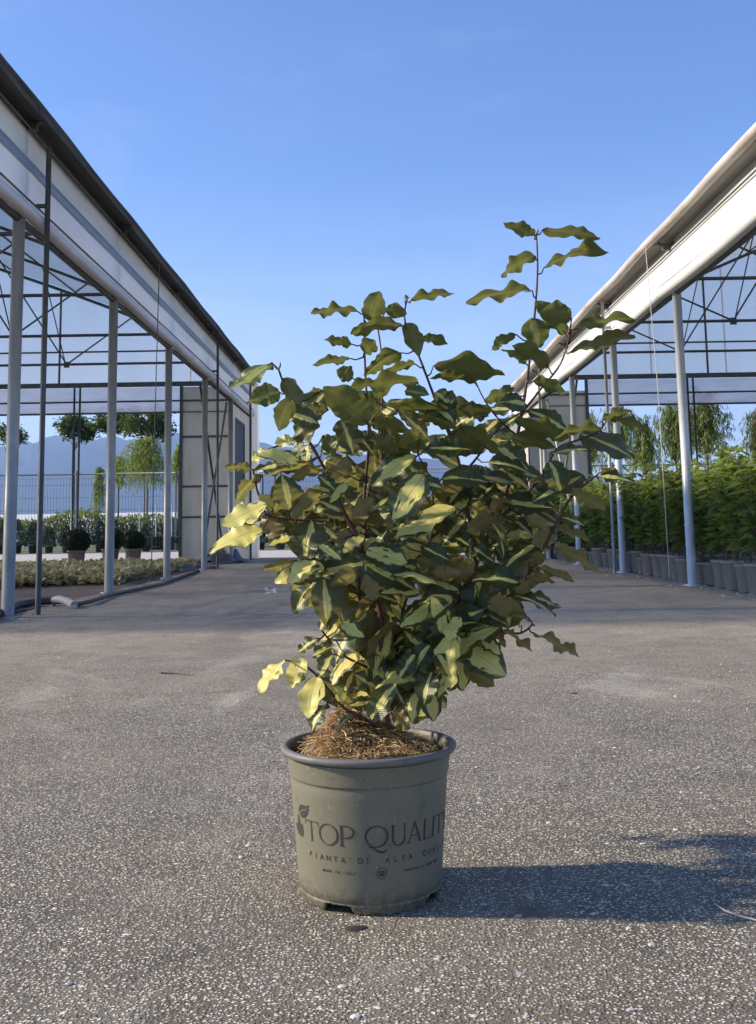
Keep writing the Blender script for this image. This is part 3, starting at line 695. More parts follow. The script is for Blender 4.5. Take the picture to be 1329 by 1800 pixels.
    col = t.mix(t.rng(n, .35, .7, 0, .5), (.185, .172, .115), (.15, .138, .092))
    col = t.mix(t.rng(ver, .5, .75, 0, .35), col, (.225, .205, .13))
    base_d = t.math('MULTIPLY', t.rng(sx.outputs[2], .0, .05, 1, 0), t.rng(t.noise(70, 5, v, .7), .42, .58))
    col = t.mix(t.math('MULTIPLY', base_d, .85), col, (.045, .038, .028))
    col = t.mix(t.rng(sp_, .655, .68, 0, .85), col, (.05, .042, .03))
    col = t.mix(t.rng(t.noise(150, 2, t.obj((1, 1, .7)), .5), .70, .72, 0, .6), col, (.34, .33, .28))
    scr = t.noise(1, 6, t.obj((400, 400, 14)), .7)
    col = t.mix(t.rng(scr, .66, .70, 0, .45), col, (.29, .27, .20))
    col = t.mix(t.math('MULTIPLY', t.rng(t.noise(26, 6, v, .7), .56, .66), .45), col, (.10, .085, .055))
    t.set(col, t.rng(n, .3, .7, .42, .6), 0, .45); t.bump(t.noise(120, 4, v), .12, .001)
    b = MB(); N_ = 160; r2 = random.Random(8)
    prof = []
    zs = [0, .004, .008, .012, .0155, .0167, .018, .0195, .03, .06, .10, .14, .175, .190, .1936, .195, .1965, .198, .21, .226, .2275]
    jag = [0]*N_
    for j in range(N_):
        th = 2*math.pi*j/N_; jag[j] = .0016*(r2.random()**2)*2
    feet = [(R(244), R(13)), (R(330), R(10)), (R(64), R(10)), (R(150), R(10))]
    vs = []
    for z in zs:
        for j in range(N_):
            th = 2*math.pi*j/N_; r = rpot(z)
            if .0160 < z < .0185: r -= .0016
            if .1930 < z < .1955: r -= .0014
            zz = z
            if z < .014:
                notch = 0
                for c_, h_ in feet:
                    d_ = abs((th-c_+math.pi) % (2*math.pi)-math.pi)
                    notch = max(notch, min(1, max(0, (h_-d_)/R(3))))
                low_ = jag[j]+.0135*notch
                zz = max(z, low_)
                r -= .0025*(1-z/.014)
            vs.append((r*math.cos(th), r*math.sin(th), zz))
    k = len(zs)
    b.add(vs, [(i*N_+j, i*N_+(j+1) % N_, (i+1)*N_+(j+1) % N_, (i+1)*N_+j) for i in range(k-1) for j in range(N_)])
    pot = b.build('pot', t.m, root, True)
    b = MB(); b.lathe([(.1385, .2310), (.1420, .2305), (.1470, .2312), (.1492, .2340), (.1500, .2378), (.1486, .2410), (.1450, .2425), (.1405, .2425), (.1375, .2400), (.1362, .2340), (.1350, .22)], 160)
    rimt = worn('rim_plastic', (.17, .16, .14), (.10, .095, .085), 30, .55, 0, (1, 1, 1), .6, .05)
    b.build('rim', rimt, pot, True)
    b = MB(); b.lathe([(.1349, .222), (.128, .15), (.114, .012), (.02, .011), (.001, .011)], 96); b.build('inner_wall', M['black_pl'], pot, True)
    # lettering wrapped onto the wall; s = arc length to the right of the side facing the camera
    ink = worn('brown_ink', (.042, .032, .028), (.058, .046, .038), 60, .6, 0, (1, 1, 1), .5, 0)
    face = math.atan2(-POTY, -POTX)      # direction from pot to camera
    def wrap(s, z, off=.0005):
        th = face+s/.130; r = rpot(z)+off; return (r*math.cos(th), r*math.sin(th), z)
    def stroke(mb, pts, ws):
        n = len(pts); vs = []
        for i, (x, z) in enumerate(pts):
            a_ = pts[max(i-1, 0)]; c_ = pts[min(i+1, n-1)]; dx, dz = c_[0]-a_[0], c_[1]-a_[1]; l_ = math.hypot(dx, dz) or 1
            w_ = (ws[i] if isinstance(ws, list) else ws)/2
            vs += [wrap(x-dz/l_*w_, z+dx/l_*w_), wrap(x+dz/l_*w_, z-dx/l_*w_)]
        mb.add(vs, [(2*i, 2*i+1, 2*i+3, 2*i+2) for i in range(n-1)])
    def line(mb, p, q, w0, w1=None, n=6):
        w1 = w0 if w1 is None else w1
        stroke(mb, [(p[0]+(q[0]-p[0])*i/n, p[1]+(q[1]-p[1])*i/n) for i in range(n+1)], [w0+(w1-w0)*i/n for i in range(n+1)])
    def ring(mb, cx, cz, rx, rz, thick, thin, a0=0, a1=360, n=40):
        pts = []; ws = []
        for i in range(n+1):
            a_ = R(a0+(a1-a0)*i/n); pts.append((cx+rx*math.cos(a_), cz+rz*math.sin(a_))); ws.append(thin+(thick-thin)*abs(math.cos(a_+.25))**1.5)
        stroke(mb, pts, ws)
    Z0, H_ = .1065, .0320; TK, TN = .0036, .0016
    tb = MB()
    def up(x, z=0): return (x, Z0+z*H_)
    def T(x, w_):
        c_ = x+w_/2; line(tb, up(c_, 0), up(c_, .97), TK*1.15, TK*.9); line(tb, up(x, .97), up(x+w_, .97), TN); line(tb, up(x+.0006, .99), up(x-.0008, .76), .0022, .0006, 4); line(tb, up(x+w_-.0006, .99), up(x+w_+.0008, .76), .0022, .0006, 4); line(tb, up(c_-.003, .015), up(c_+.003, .015), TN*.8)
    def O(x, w_): ring(tb, x+w_/2, Z0+H_*.49, w_/2-.0016, H_*.5, TK, TN)
    def Pp(x, w_):
        line(tb, up(x+.004, 0), up(x+.004, 1), TK*1.1); line(tb, up(x, .98), up(x+.010, .98), TN); line(tb, up(x, .015), up(x+.0085, .015), TN)
        ring(tb, x+.010, Z0+H_*.69, w_-.012, H_*.29, TK, TN, 92, -92, 24); line(tb, up(x+.004, .40), up(x+.010, .40), TN)
    def U(x, w_):
        line(tb, up(x+.004, 1), up(x+.004, .32), TK); line(tb, up(x+w_-.004, 1), up(x+w_-.004, .32), TN*1.4)
        ring(tb, x+w_/2, Z0+H_*.32, w_/2-.004, H_*.32, TK, TN*1.2, 180, 360, 20)
        for q in (x+.004, x+w_-.004): line(tb, up(q-.003, .985), up(q+.003, .985), TN*.8)
    def A(x, w_):
        line(tb, up(x+.003, 0), up(x+w_*.48, 1), TN*1.1); line(tb, up(x+w_*.46, 1.02), up(x+w_-.003, 0), TK); line(tb, up(x+w_*.25, .36), up(x+w_*.72, .36), TN)
        for q in (x+.003, x+w_-.003): line(tb, up(q-.003, .015), up(q+.003, .015), TN*.8)
    def Ll(x, w_):
        line(tb, up(x+.004, 0), up(x+.004, 1), TK); line(tb, up(x+.002, .02), up(x+w_, .02), TN); line(tb, up(x+w_-.0006, 0), up(x+w_, .22), .002, .0006, 3); line(tb, up(x+.001, .985), up(x+.0075, .985), TN*.8)
    def I(x): line(tb, up(x, 0), up(x, 1), TK); line(tb, up(x-.003, .985), up(x+.003, .985), TN*.8); line(tb, up(x-.003, .015), up(x+.003, .015), TN*.8)
    def Y(x, w_): line(tb, up(x+w_/2, 0), up(x+w_/2, .45), TK); line(tb, up(x+.002, 1), up(x+w_/2, .45), TK*.9); line(tb, up(x+w_-.002, 1), up(x+w_/2, .45), TN)
    T(-.1225, .0315); O(-.0895, .0375); Pp(-.0505, .0265); O(-.0085, .0385)
    stroke(tb, [(-.003, Z0+.0005), (.004, Z0-.0005), (.012, Z0-.0065), (.020, Z0-.0090), (.026, Z0-.0070), (.0275, Z0-.003)], [.0008, .0024, .0036, .0038, .0028, .0008])
    U(.0335, .0285); A(.0625, .0300); Ll(.0945, .0215); I(.1215); T(.1275, .029); Y(.158, .027)
    tb.build('printed_title', ink, pot)
    def small(txt_pos, size, z, name, bold=0):
        mbt = MB()
        for ch, s in txt_pos:
            if ch == ' ': continue
            cu = bpy.data.curves.new('txt', 'FONT'); cu.body = ch; cu.size = size/.72; cu.align_x = 'CENTER'; cu.offset = bold
            ob = bpy.data.objects.new('txt', cu); sc.collection.objects.link(ob)
            dg = bpy.context.evaluated_depsgraph_get(); me = ob.evaluated_get(dg).to_mesh()
            bm = bmesh.new(); bm.from_mesh(me); bmesh.ops.triangulate(bm, faces=bm.faces[:]); bmesh.ops.subdivide_edges(bm, edges=[e for e in bm.edges if e.calc_length() > .0025], cuts=1)
            bm.verts.index_update()
            mbt.add([wrap(s+v.co.x, z+v.co.y) for v in bm.verts], [tuple(v.index for v in f.verts) for f in bm.faces])
            bm.free(); ob.evaluated_get(dg).to_mesh_clear(); bpy.data.objects.remove(ob); bpy.data.curves.remove(cu)
        mbt.build(name, ink, pot)
    def spread(txt, s0, step): return [(c, s0+step*i) for i, c in enumerate(txt)]
    for wd, s_0, st_ in (('PIANTA', -.1130, .01345), ('DI', -.0165, .0125), ('ALTA', .0285, .0140), ('QUALITA', .1000, .0135)):
        small(spread(wd, s_0, st_)+([("'", -.0340)] if wd == 'PIANTA' else []), .0086, .0815, 'printed_word', .00012)
    for wd, s_0 in (('MADE', -.0840), ('IN', -.0595), ('ITALY', -.0448)): small(spread(wd, s_0, .0049), .0038, .0640, 'printed_small_word', .00022)
    for wd, s_0 in (('FOROPALLI', .0600), ('LOMBARDI', .1075)): small(spread(wd, s_0, .00475), .0038, .0640, 'printed_small_word', .00022)
    eb = MB(); ring(eb, .019, .0655, .0085, .0085, .0007, .0007); ring(eb, .019, .0655, .0078, .0078, .0004, .0004)
    stroke(eb, [(.0143, .0655), (.0155, .0655), (.0225, .0655), (.0237, .0655)], [.001, .0085, .0085, .001])
    eb.build('printed_badge', ink, pot)
    hb = MB()
    for q in (-1, 1): stroke(hb, [(wrapx, zz) for wrapx, zz in ((.019, .0685), (.019+q*.0028, .0650))], [.0009, .0009])
    lightink = NT('pot_coloured_gap').set((.17, .16, .105), .5).m
    hv = MB(); hv.v = [tuple(Vector(p)*1+Vector(p).normalized()*.0003*0) for p in hb.v]; hv.f = hb.f
    hv.v = [(p[0]*1.003, p[1]*1.003, p[2]) for p in hv.v]; hv.build('badge_mark', lightink, pot)
    # sprout and root emblem left of the title
    lb = MB()
    def emb(cx, cy):
        x = 510+cx/7.82; y = 1400+cy/7.82; th = math.asin(max(-.99, (x-648)/133))
        return th*.130, .1385+(1454-(y+39*(1-math.cos(th))))/1030
    def blob(pts):
        q = [emb(*p) for p in pts]; c_ = (sum(p[0] for p in q)/len(q), sum(p[1] for p in q)/len(q)); n = len(q)
        lb.add([wrap(*c_, .0008)]+[wrap(p[0], p[1], .0006) for p in q], [(0, 1+i, 1+(i+1) % n) for i in range(n)])
    blob([(150, 205), (156, 150), (183, 113), (215, 118), (255, 138), (301, 130), (300, 160), (262, 176), (220, 172), (185, 180)])
    blob([(168, 212), (200, 193), (240, 190), (285, 172), (298, 180), (282, 240), (247, 280), (215, 290), (185, 272), (168, 238)])
    blob([(134, 228), (145, 226), (150, 285), (156, 345), (190, 368), (200, 425), (196, 500), (182, 527), (150, 508), (116, 462), (100, 405), (98, 366), (86, 352), (96, 343), (124, 336)])
    a_, b2 = emb(169, 258), emb(172, 350); stroke(lb, [a_, ((a_[0]+b2[0])/2, (a_[1]+b2[1])/2), b2], [.0006, .0006, .0006])
    lb.build('printed_emblem', ink, pot)
    # ---------------- root ball with coir fibres
    r3 = random.Random(21)
    def mh(x, y):
        d = math.hypot(x-.004, y)/.124
        if d > 1.12: d = 1.12
        z = .2290+.016*(1-min(d, 1)**2.2)
        z += .046*math.exp(-(((x+.046)/.038)**2+((y-.005)/.060)**2))+.026*math.exp(-(((x-.012)/.055)**2+((y-.02)/.05)**2))
        return z - max(0, d-.86)*.16
    b = MB(); nr, na = 16, 60; vs = [(0.004, 0, mh(.004, 0))]
    for i in range(1, nr+1):
        for j in range(na):
            th = 2*math.pi*j/na; rr_ = .130*i/nr; x = .004*(1-i/nr)+rr_*math.cos(th); y = rr_*math.sin(th)
            vs.append((x, y, mh(x, y)+r3.uniform(-.002, .002)))
    b.add(vs, [(0, 1+j, 1+(j+1) % na) for j in range(na)]+[(1+i*na+j, 1+(i+1)*na+j, 1+(i+1)*na+(j+1) % na, 1+i*na+(j+1) % na) for i in range(nr-1) for j in range(na)])
    ball = b.build('root_ball', worn('coir_core', (.15, .085, .035), (.07, .04, .018), 80, .95, 0, (1, 1, 1), .9, .8), root, True)
    t = NT('coir_fibre'); a_ = t.N('ShaderNodeAttribute', attribute_name='lc'); s_ = t.N('ShaderNodeSeparateColor'); t.L(a_.outputs['Color'], s_.inputs[0])
    t.set(t.ramp(s_.outputs[2], [(0, (.20, .11, .04)), (.35, (.42, .25, .10)), (.75, (.64, .44, .20)), (1, (.80, .64, .36))]), .7, 0, .3)
    b = MB()
    for k in range(6500):
        rr_ = .118*math.sqrt(r3.random()); th = r3.uniform(0, 6.283); x, y = .004+rr_*math.cos(th), rr_*math.sin(th)
        if math.hypot(x, y) > .124: continue
        z = mh(x, y); L_ = r3.uniform(.008, .024); d = r3.uniform(0, 6.283); el = r3.uniform(-.1, .75)*r3.random()
        dv = Vector((math.cos(d)*math.cos(el), math.sin(d)*math.cos(el), math.sin(el))); side_ = Vector((-math.sin(d), math.cos(d), r3.uniform(-.6, .6)))
        c0 = r3.uniform(-.5, .5); pts = [Vector((x, y, z+.0004))+dv*(L_*q/3)+side_*(c0*L_*(q/3)**2)+Vector((0, 0, -.25*L_*(q/3)**2)) for q in range(4)]
        w_ = r3.uniform(.0003, .0007); tone = r3.random(); n0 = len(b.v)
        for p in pts: b.v += [tuple(p-side_*w_), tuple(p+side_*w_)]; b.a += [(0, 0, tone, 0)]*2
        b.f += [(n0+2*q, n0+2*q+1, n0+2*q+3, n0+2*q+2) for q in range(3)]
        b.v += [tuple(p+Vector((0, 0, w_*1.6))) for p in pts[:1]]; b.a += [(0, 0, tone, 0)]
    tag(b.build('coir_fibres', t.m, root), kind='stuff')
build_shrub()
# ------------------------------------------------------------------ plants under and beyond the greenhouses
M['shrub'] = foliage('shrub_leaf', (.045, .085, .016), (.36, .43, .085), .42, (.46, .54, .08), .32, 9)
M['plane'] = foliage('plane_leaf', (.045, .080, .014), (.18, .24, .035), .35, (.16, .22, .03), .5)
M['willow'] = foliage('willow_leaf', (.22, .30, .03), (.46, .54, .09), .4, (.35, .42, .08), .5)
M['airy'] = foliage('airy_leaf', (.16, .24, .06), (.34, .44, .13), .4, (.24, .32, .08), .5)
M['box'] = foliage('box_leaf', (.012, .026, .008), (.030, .050, .014), .15, None, .5)
M['conifer'] = foliage('conifer_leaf', (.020, .045, .032), (.045, .085, .055), .15, None, .7)
M['hedge'] = foliage('hedge_leaf', (.13, .17, .025), (.26, .29, .05), .35, (.4, .42, .08), .6)
M['bed'] = foliage('bed_leaf', (.12, .125, .035), (.88, .80, .46), .35, (.7, .6, .3), .5, 2)
def leafq(mb, p, d, wv, L_, W_, tone, drop=.15):
    n = d.cross(wv); q = p+d*L_*.45; t_ = p+d*L_+Vector((0, 0, -drop*L_)); o = len(mb.v)
    for P in (p, q+wv*W_*.5+n*W_*.12, t_, q-wv*W_*.5+n*W_*.12, q): mb.v.append(tuple(P)); mb.a.append((0, 0, tone, 0))
    mb.f += [(o, o+1, o+4), (o+1, o+2, o+4), (o+2, o+3, o+4), (o+3, o, o+4)]
def rdir(r_, zmin=-.3, zmax=.9):
    z = r_.uniform(zmin, zmax); a = r_.uniform(0, 6.283); s = math.sqrt(max(0, 1-z*z)); return Vector((s*math.cos(a), s*math.sin(a), z))
def side_of(d, r_):
    s = d.cross(Vector((0, 0, 1))); s = s.normalized() if s.length > .05 else Vector((1, 0, 0)); n = d.cross(s); a = r_.uniform(-.9, .9); return (s*math.cos(a)+n*math.sin(a)).normalized()
def dup(root, loc, rotz=0, scale=1, label=None):
    c = root.copy(); sc.collection.objects.link(c); c.location = loc; c.rotation_euler = (0, 0, rotz); c.scale = (scale,)*3
    if label: c['label'] = label
    for ch in list(root.children):
        k = ch.copy(); sc.collection.objects.link(k); k.parent = c
    return c
def pot_mesh(r=.125, h=.24, n=28):
    b = MB(); b.lathe([(r*.80, 0), (r*.84, .01), (r*.97, h-.03), (r*1.0, h-.028), (r*1.06, h-.026), (r*1.07, h-.004), (r*1.04, h), (r*.97, h-.004), (r*.93, h-.05), (r*.2, h-.05), (.001, h-.05)], n); return b
def shrub_proto(seed):
    r_ = random.Random(seed)
    g = empty('potted_green_shrub', (0, 0, 0), 'leafy green shrub in a taupe pot, in the inner rows under the right greenhouse', 'potted shrub', 'green shrubs in taupe pots')
    pot_mesh(.118, .235).build('pot', M['taupe'], g, True)
    st = MB(); lf = MB()
    for k in range(6):
        a = r_.uniform(0, 6.28); sp_ = r_.uniform(.05, .20); H = r_.uniform(.78, .98)
        pts = [Vector((.02*math.cos(a)+sp_*math.cos(a)*t**1.4+.012*math.sin(t*9+k), .02*math.sin(a)+sp_*math.sin(a)*t**1.4, .19+H*t)) for t in [i/8 for i in range(9)]]
        st.tube(pts, [.006*(1-.7*i/8) for i in range(9)], 5)
        for i in range(52):
            t = r_.uniform(.13, 1)**.8; q = t*8; i0 = min(int(q), 7); p = pts[i0].lerp(pts[i0+1], q-i0)
            d = rdir(r_, -.15, .75); L_ = r_.uniform(.09, .155)*(1.1 if t < .85 else .85)
            tone = min(1, max(0, r_.gauss(.28+.40*(t > .8), .26)))  # top leaves toned paler: sunlight on the crowns put into the colour
            off = d*r_.uniform(.01, .05)
            leafq(lf, p+off, d, side_of(d, r_), L_, L_*.46, tone, r_.uniform(.05, .4))
    st.build('stems', M['bark'], g); lf.build('foliage', M['shrub'], g)
    return g
protos = [shrub_proto(s) for s in (1, 2, 3)]
r_ = random.Random(77); used = set(); front_n = 0
ORD = 'first,second,third,fourth,fifth,sixth,seventh,eighth,ninth,tenth,eleventh,twelfth,thirteenth,fourteenth,fifteenth,sixteenth,seventeenth,eighteenth,nineteenth,twentieth'.split(',')
def ordw(i):
    if i < 20: return ORD[i]
    return {20: 'twentieth', 30: 'thirtieth'}.get(i+1) or ('twenty-' if i < 29 else 'thirty-')+ORD[(i+1) % 10-1]
cnt = 0
for row in range(6):
    X = 3.21+row*.44; y = max(9.0, (X-.1)/.345)+.03*row
    rown = 0
    while y < 20.3:
        yy = y+r_.uniform(-.03, .03); sp_ = .355 if row == 0 else .46
        lab = None; rowlab = f'{ordw(rown)} potted green shrub from the right in the {ORD[row]} row back from the lane'; rown += 1
        if row == 0:
            lab = f'{ordw(front_n)} potted green shrub from the right along the edge of the lane'
            front_n += 1
        k = cnt % 3; o = protos[k]
        loc = (X+r_.uniform(-.03, .03), yy, 0); rz = r_.uniform(0, 6.28); s = r_.uniform(.80, 1.14)*(1+.02*row)
        if k not in used:
            used.add(k); o.location = loc; o.rotation_euler = (0, 0, rz); o.scale = (s,)*3
            o['label'] = lab or rowlab
        else: dup(o, loc, rz, s, lab or rowlab)
        cnt += 1; y += sp_
print('shrubs', cnt, front_n)
# low variegated bed on the left
def bed():
    r_ = random.Random(4); b = MB()
    for k in range(26000):
        Y = 11.6+5.6*r_.random()**1.05; x = -2.98-r_.random()*(Y*.40-2.5)
        if x < -9: continue
        edge = min(1, (Y-11.6+.6*math.sin(x*2.3))/.7, (-2.98-x)/.15+.4)
        if edge < r_.random()*.9: continue
        cl = .5+.5*math.sin(x*6.1+math.sin(Y*3))*math.sin(Y*5.3)
        z = r_.uniform(.02, .09+.09*cl); d = rdir(r_, -.1, .9); L_ = r_.uniform(.05, .10)
        leafq(b, Vector((x, Y, z)), d, side_of(d, r_), L_, L_*.85, (r_.uniform(.7, 1) if r_.random() < .25+z*2.5 else r_.uniform(0, .25)), .1)
    tag(b.build('ground_cover', M['bed']), 'low pale yellow variegated ground cover in the bed under the left greenhouse', 'ground cover', kind='stuff')
bed()
# clipped balls
def ball_plant(px, py, dia, poth, potr, label):
    p = gnd(px, py); r_ = random.Random(int(px)); s = p.y/F
    g = empty('clipped_ball_shrub', p, label, 'topiary', 'clipped ball shrubs in pots by the end of the bed')
    pot_mesh(potr, poth).build('pot', M['taupe'], g, True)
    b = MB(); c = Vector((0, 0, poth-.04+dia*.42)); R_ = dia/2
    for k in range(3200):
        d = rdir(r_, -1, 1); rr = R_*(.86+.14*r_.random()); P = c+Vector((d.x*rr, d.y*rr, d.z*rr*.88)); dd = (d+rdir(r_, -1, 1)*.8).normalized()
        leafq(b, P, dd, side_of(dd, r_), .035, .018, r_.random(), .1)
    b.build('foliage', M['box'], g)
    b = MB(); b.lathe([(.001, c.z-R_*.74)]+[(R_*.86*math.cos(a), c.z+R_*.76*math.sin(a)) for a in [-1.4+2.8*i/12 for i in range(13)]]+[(.001, c.z+R_*.76)], 20); b.build('inner_branches', M['box'], g, True)
ball_plant(134, 993, .50, .27, .165, 'dark clipped ball shrub in a taupe pot, leftmost of the three balls')
ball_plant(194, 989, .52, .27, .17, 'dark clipped ball shrub in a taupe pot, middle one of the three balls')
ball_plant(234, 989, .44, .27, .16, 'smallest dark clipped ball shrub, rightmost of the three balls')
# trees beyond
def trunk_tree(px, py, crown_px, crown_r, n, mat, label, name='tree', leaf_s=.14, trunk_r=.05, seed=1, flat=.8, lean=0):
    p = gnd(px, py); r_ = random.Random(seed)
    g = empty(name, p, label, 'tree')
    C_ = at(crown_px[0], crown_px[1], p.y)-p
    b = MB(); top = C_+Vector((0, 0, crown_r*.3)); pts = [Vector((0, 0, -.02)), Vector((.02, 0, C_.z*.4)), Vector((C_.x*.7, 0, C_.z*.8)), top]
    b.tube(pts, [trunk_r, trunk_r*.85, trunk_r*.6, trunk_r*.25], 8)
    limbs = []
    for k in range(12):
        d = rdir(r_, -.1, .9); e = C_+Vector((d.x, d.y, d.z*flat))*crown_r*r_.uniform(.6, 1.0); s0 = pts[2].lerp(top, r_.random())
        m_ = s0.lerp(e, .5)+Vector((0, 0, .08)); b.tube([s0, m_, e], [trunk_r*.35, trunk_r*.2, trunk_r*.08], 5); limbs += [m_, e, s0.lerp(e, .75)]
    b.build('trunk', M['bark'], g, True)
    b = MB()
    for k in range(n):
        c = r_.choice(limbs); P = c+rdir(r_, -1, 1)*crown_r*.30*r_.random()**.5; d = rdir(r_, -.7, .7); L_ = leaf_s*r_.uniform(.7, 1.2)
        leafq(b, P, d, side_of(d, r_), L_, L_*.8, r_.random(), .3)
    b.build('crown', mat, g)
trunk_tree(127, 962, (132, 758), .95, 2200, M['plane'], 'dark green round headed tree with a bare trunk behind the left greenhouse, second from left', 'plane_tree', seed=2)
trunk_tree(187, 962, (196, 748), .95, 2100, M['plane'], 'dark green round headed tree with a bare trunk behind the left greenhouse, third from left', 'plane_tree', seed=3)
trunk_tree(257, 962, (262, 752), 1.15, 2600, M['plane'], 'widest dark green round headed tree behind the left greenhouse, above the yellow willow', 'plane_tree', seed=4)
trunk_tree(14, 962, (12, 772), .95, 1500, M['plane'], 'dark green round headed tree at the far left edge behind the greenhouse', 'plane_tree', seed=5)
def weeper(px, py, top_py, half_px, mat, label, seed, strands=90, name='weeping_willow', dense=1.0, bottom_py=None, up_=0, nl=34):
    p = gnd(px, py); r_ = random.Random(seed); g = empty(name, p, label, 'tree')
    T_ = (at(px, top_py, p.y)-p).z; Rr = half_px*p.y/F; zb = ((at(px, bottom_py, p.y)-p).z if bottom_py else T_*.45)
    b = MB(); b.tube([(0, 0, -.02), (.02, 0, T_*.5), (0, 0, T_*.95)], [.035, .028, .008], 7)
    lf = MB()
    for k in range(strands):
        a = r_.uniform(0, 6.283); q = Rr*r_.uniform(.15, 1)*dense**0; s0 = Vector((0, 0, T_*r_.uniform(.62, .95)))
        apex = Vector((q*.6*math.cos(a), q*.6*math.sin(a), s0.z+r_.uniform(.0, .22)*T_*(1-s0.z/T_)*2+up_*r_.random()))
        end = Vector((q*math.cos(a), q*math.sin(a), max(zb, apex.z-(r_.uniform(.2, .75) if not up_ else r_.uniform(-.1, .6))*(apex.z-zb)-.1)))
        pts = [s0, s0.lerp(apex, .6)+Vector((0, 0, .05)), apex, apex.lerp(end, .5)+Vector((math.cos(a), math.sin(a), 0))*.08*Rr, end]
        b.tube(pts, [.008, .006, .004, .003, .001], 4, False)
        for i in range(nl):
            t = r_.uniform(.25, 4); i0 = min(int(t), 3); P = pts[i0].lerp(pts[i0+1], t-i0); d = (rdir(r_, -1, .2)+Vector((0, 0, -.7))).normalized(); L_ = r_.uniform(.09, .17)
            leafq(lf, P+rdir(r_, -1, 1)*.03, d, side_of(d, r_), L_, L_*.18, r_.random(), .1)
    b.build('trunk', M['bark'], g, True); lf.build('crown', mat, g)
weeper(252, 964, 762, 56, M['willow'], 'yellow green weeping tree with a slim trunk behind the bed, under the widest round tree', 31, 240, bottom_py=878)
weeper(206, 964, 795, 28, M['willow'], 'small yellow green weeping tree just left of the larger one behind the bed', 34, 90, bottom_py=850)
weeper(312, 964, 775, 20, M['willow'], 'narrow yellow green weeping tree between a greenhouse post and the cream end sheet', 32, 60, bottom_py=860)
weeper(172, 964, 815, 16, M['willow'], 'thin young yellow green tree with low loose twigs, behind the middle clipped ball', 33, 70, bottom_py=925)
for i, (x, t_, h, n, bt, lab) in enumerate([(1044, 745, 34, 110, 845, 'loose hanging green tree beside the cream end sheet of the right greenhouse'), (1098, 730, 50, 120, 835, 'airy light green tree behind the tallest right hand posts'),
        (1142, 762, 34, 150, 838, 'dense dark hanging tree in the middle of the row behind the right greenhouse'), (1196, 728, 52, 150, 850, 'airy tree with thin upright twigs directly behind the nearest right post'),
        (1252, 712, 54, 190, 850, 'tallest feathery green tree between the nearest right post and the thin end post'), (1345, 745, 30, 80, 850, 'feathery green tree cut by the right edge of the photo')]):
    weeper(x, 966, t_, h, M['airy'], lab, 50+i, n, 'feathery_tree', bottom_py=bt, up_=.6, nl=20)
# containers with staked young trees
for i, (x, y) in enumerate([(243, 966), (272, 966), (300, 966), (322, 967)]):
    p = gnd(x, y); g = empty('black_container', p, ['leftmost', 'second from left', 'third from left', 'rightmost'][i]+' of the black tree containers on the far side of the crossing road', 'plant container', 'black tree containers on the far side of the crossing road')
    pot_mesh(.27, .42).build('tub', M['black_pl'], g, True)
    b = MB(); b.tube([(.03, 0, .3), (.02, .02, 1.45)], .018, 6); b.build('stake', M['stake'], g)
# small conifers
cr_ = random.Random(9)
def conifer():
    g = empty('small_conifer', (0, 0, 0), 'small blue green conifer in a black pot', 'conifer', 'small conifers in a row beyond the crossing road')
    pot_mesh(.14, .22, 16).build('pot', M['black_pl'], g, True)
    b = MB()
    for k in range(900):
        t = cr_.random()**1.3; z = .2+t*.68; rr = .24*(1-t)**.8*cr_.uniform(.5, 1)+.02; a = cr_.uniform(0, 6.28); d = (Vector((math.cos(a), math.sin(a), .8))+rdir(cr_, -1, 1)*.5).normalized()
        leafq(b, Vector((rr*math.cos(a), rr*math.sin(a), z)), d, side_of(d, cr_), .07, .025, cr_.random(), 0)
    b.build('foliage', M['conifer'], g); return g
cf = conifer(); first = True
for k in range(27):
    x = -13.0+k*.5+cr_.uniform(-.08, .08); s = cr_.uniform(.85, 1.15); lab = f'{ordw(k)} small blue green conifer from the left beyond the crossing road'
    if first: cf.location = (x, 32.5, 0); cf['label'] = lab; first = False
    else: dup(cf, (x, 32.5+cr_.uniform(-.15, .15), 0), cr_.uniform(0, 6), s, lab)
# yellow green hedge
def hedge(x0, x1, y, h, label, mat, n, seed, dep=.8, zmin=.1):
    r_ = random.Random(seed); b = MB()
    for k in range(n):
        x = r_.uniform(x0, x1); hh = h*(.86+.14*math.sin(x*1.7)*math.sin(x*.63+2)); z = zmin+(hh-zmin)*r_.random()**.8
        d = (rdir(r_, .2, 1)+Vector((0, 0, .8))).normalized(); leafq(b, Vector((x, y+r_.uniform(-dep, dep)/2, z)), d, side_of(d, r_), r_.uniform(.15, .3), .06, r_.random(), .3)
    return tag(b.build('hedge', mat), label, 'hedge')
hedge(-15, -4.2, 36.5, 1.25, 'yellow green clipped hedge behind the conifers and the mesh fence, seen through the left greenhouse', M['hedge'], 9000, 1)
hedge(-4.0, 4.6, 36.5, 1.35, 'green hedge across the end of the lane, seen behind the potted shrub', M['hedge'], 7000, 2)
hedge(4.8, 15, 35.5, 1.5, 'green hedge beyond the fence at the back of the right greenhouse', M['airy'], 9000, 3)
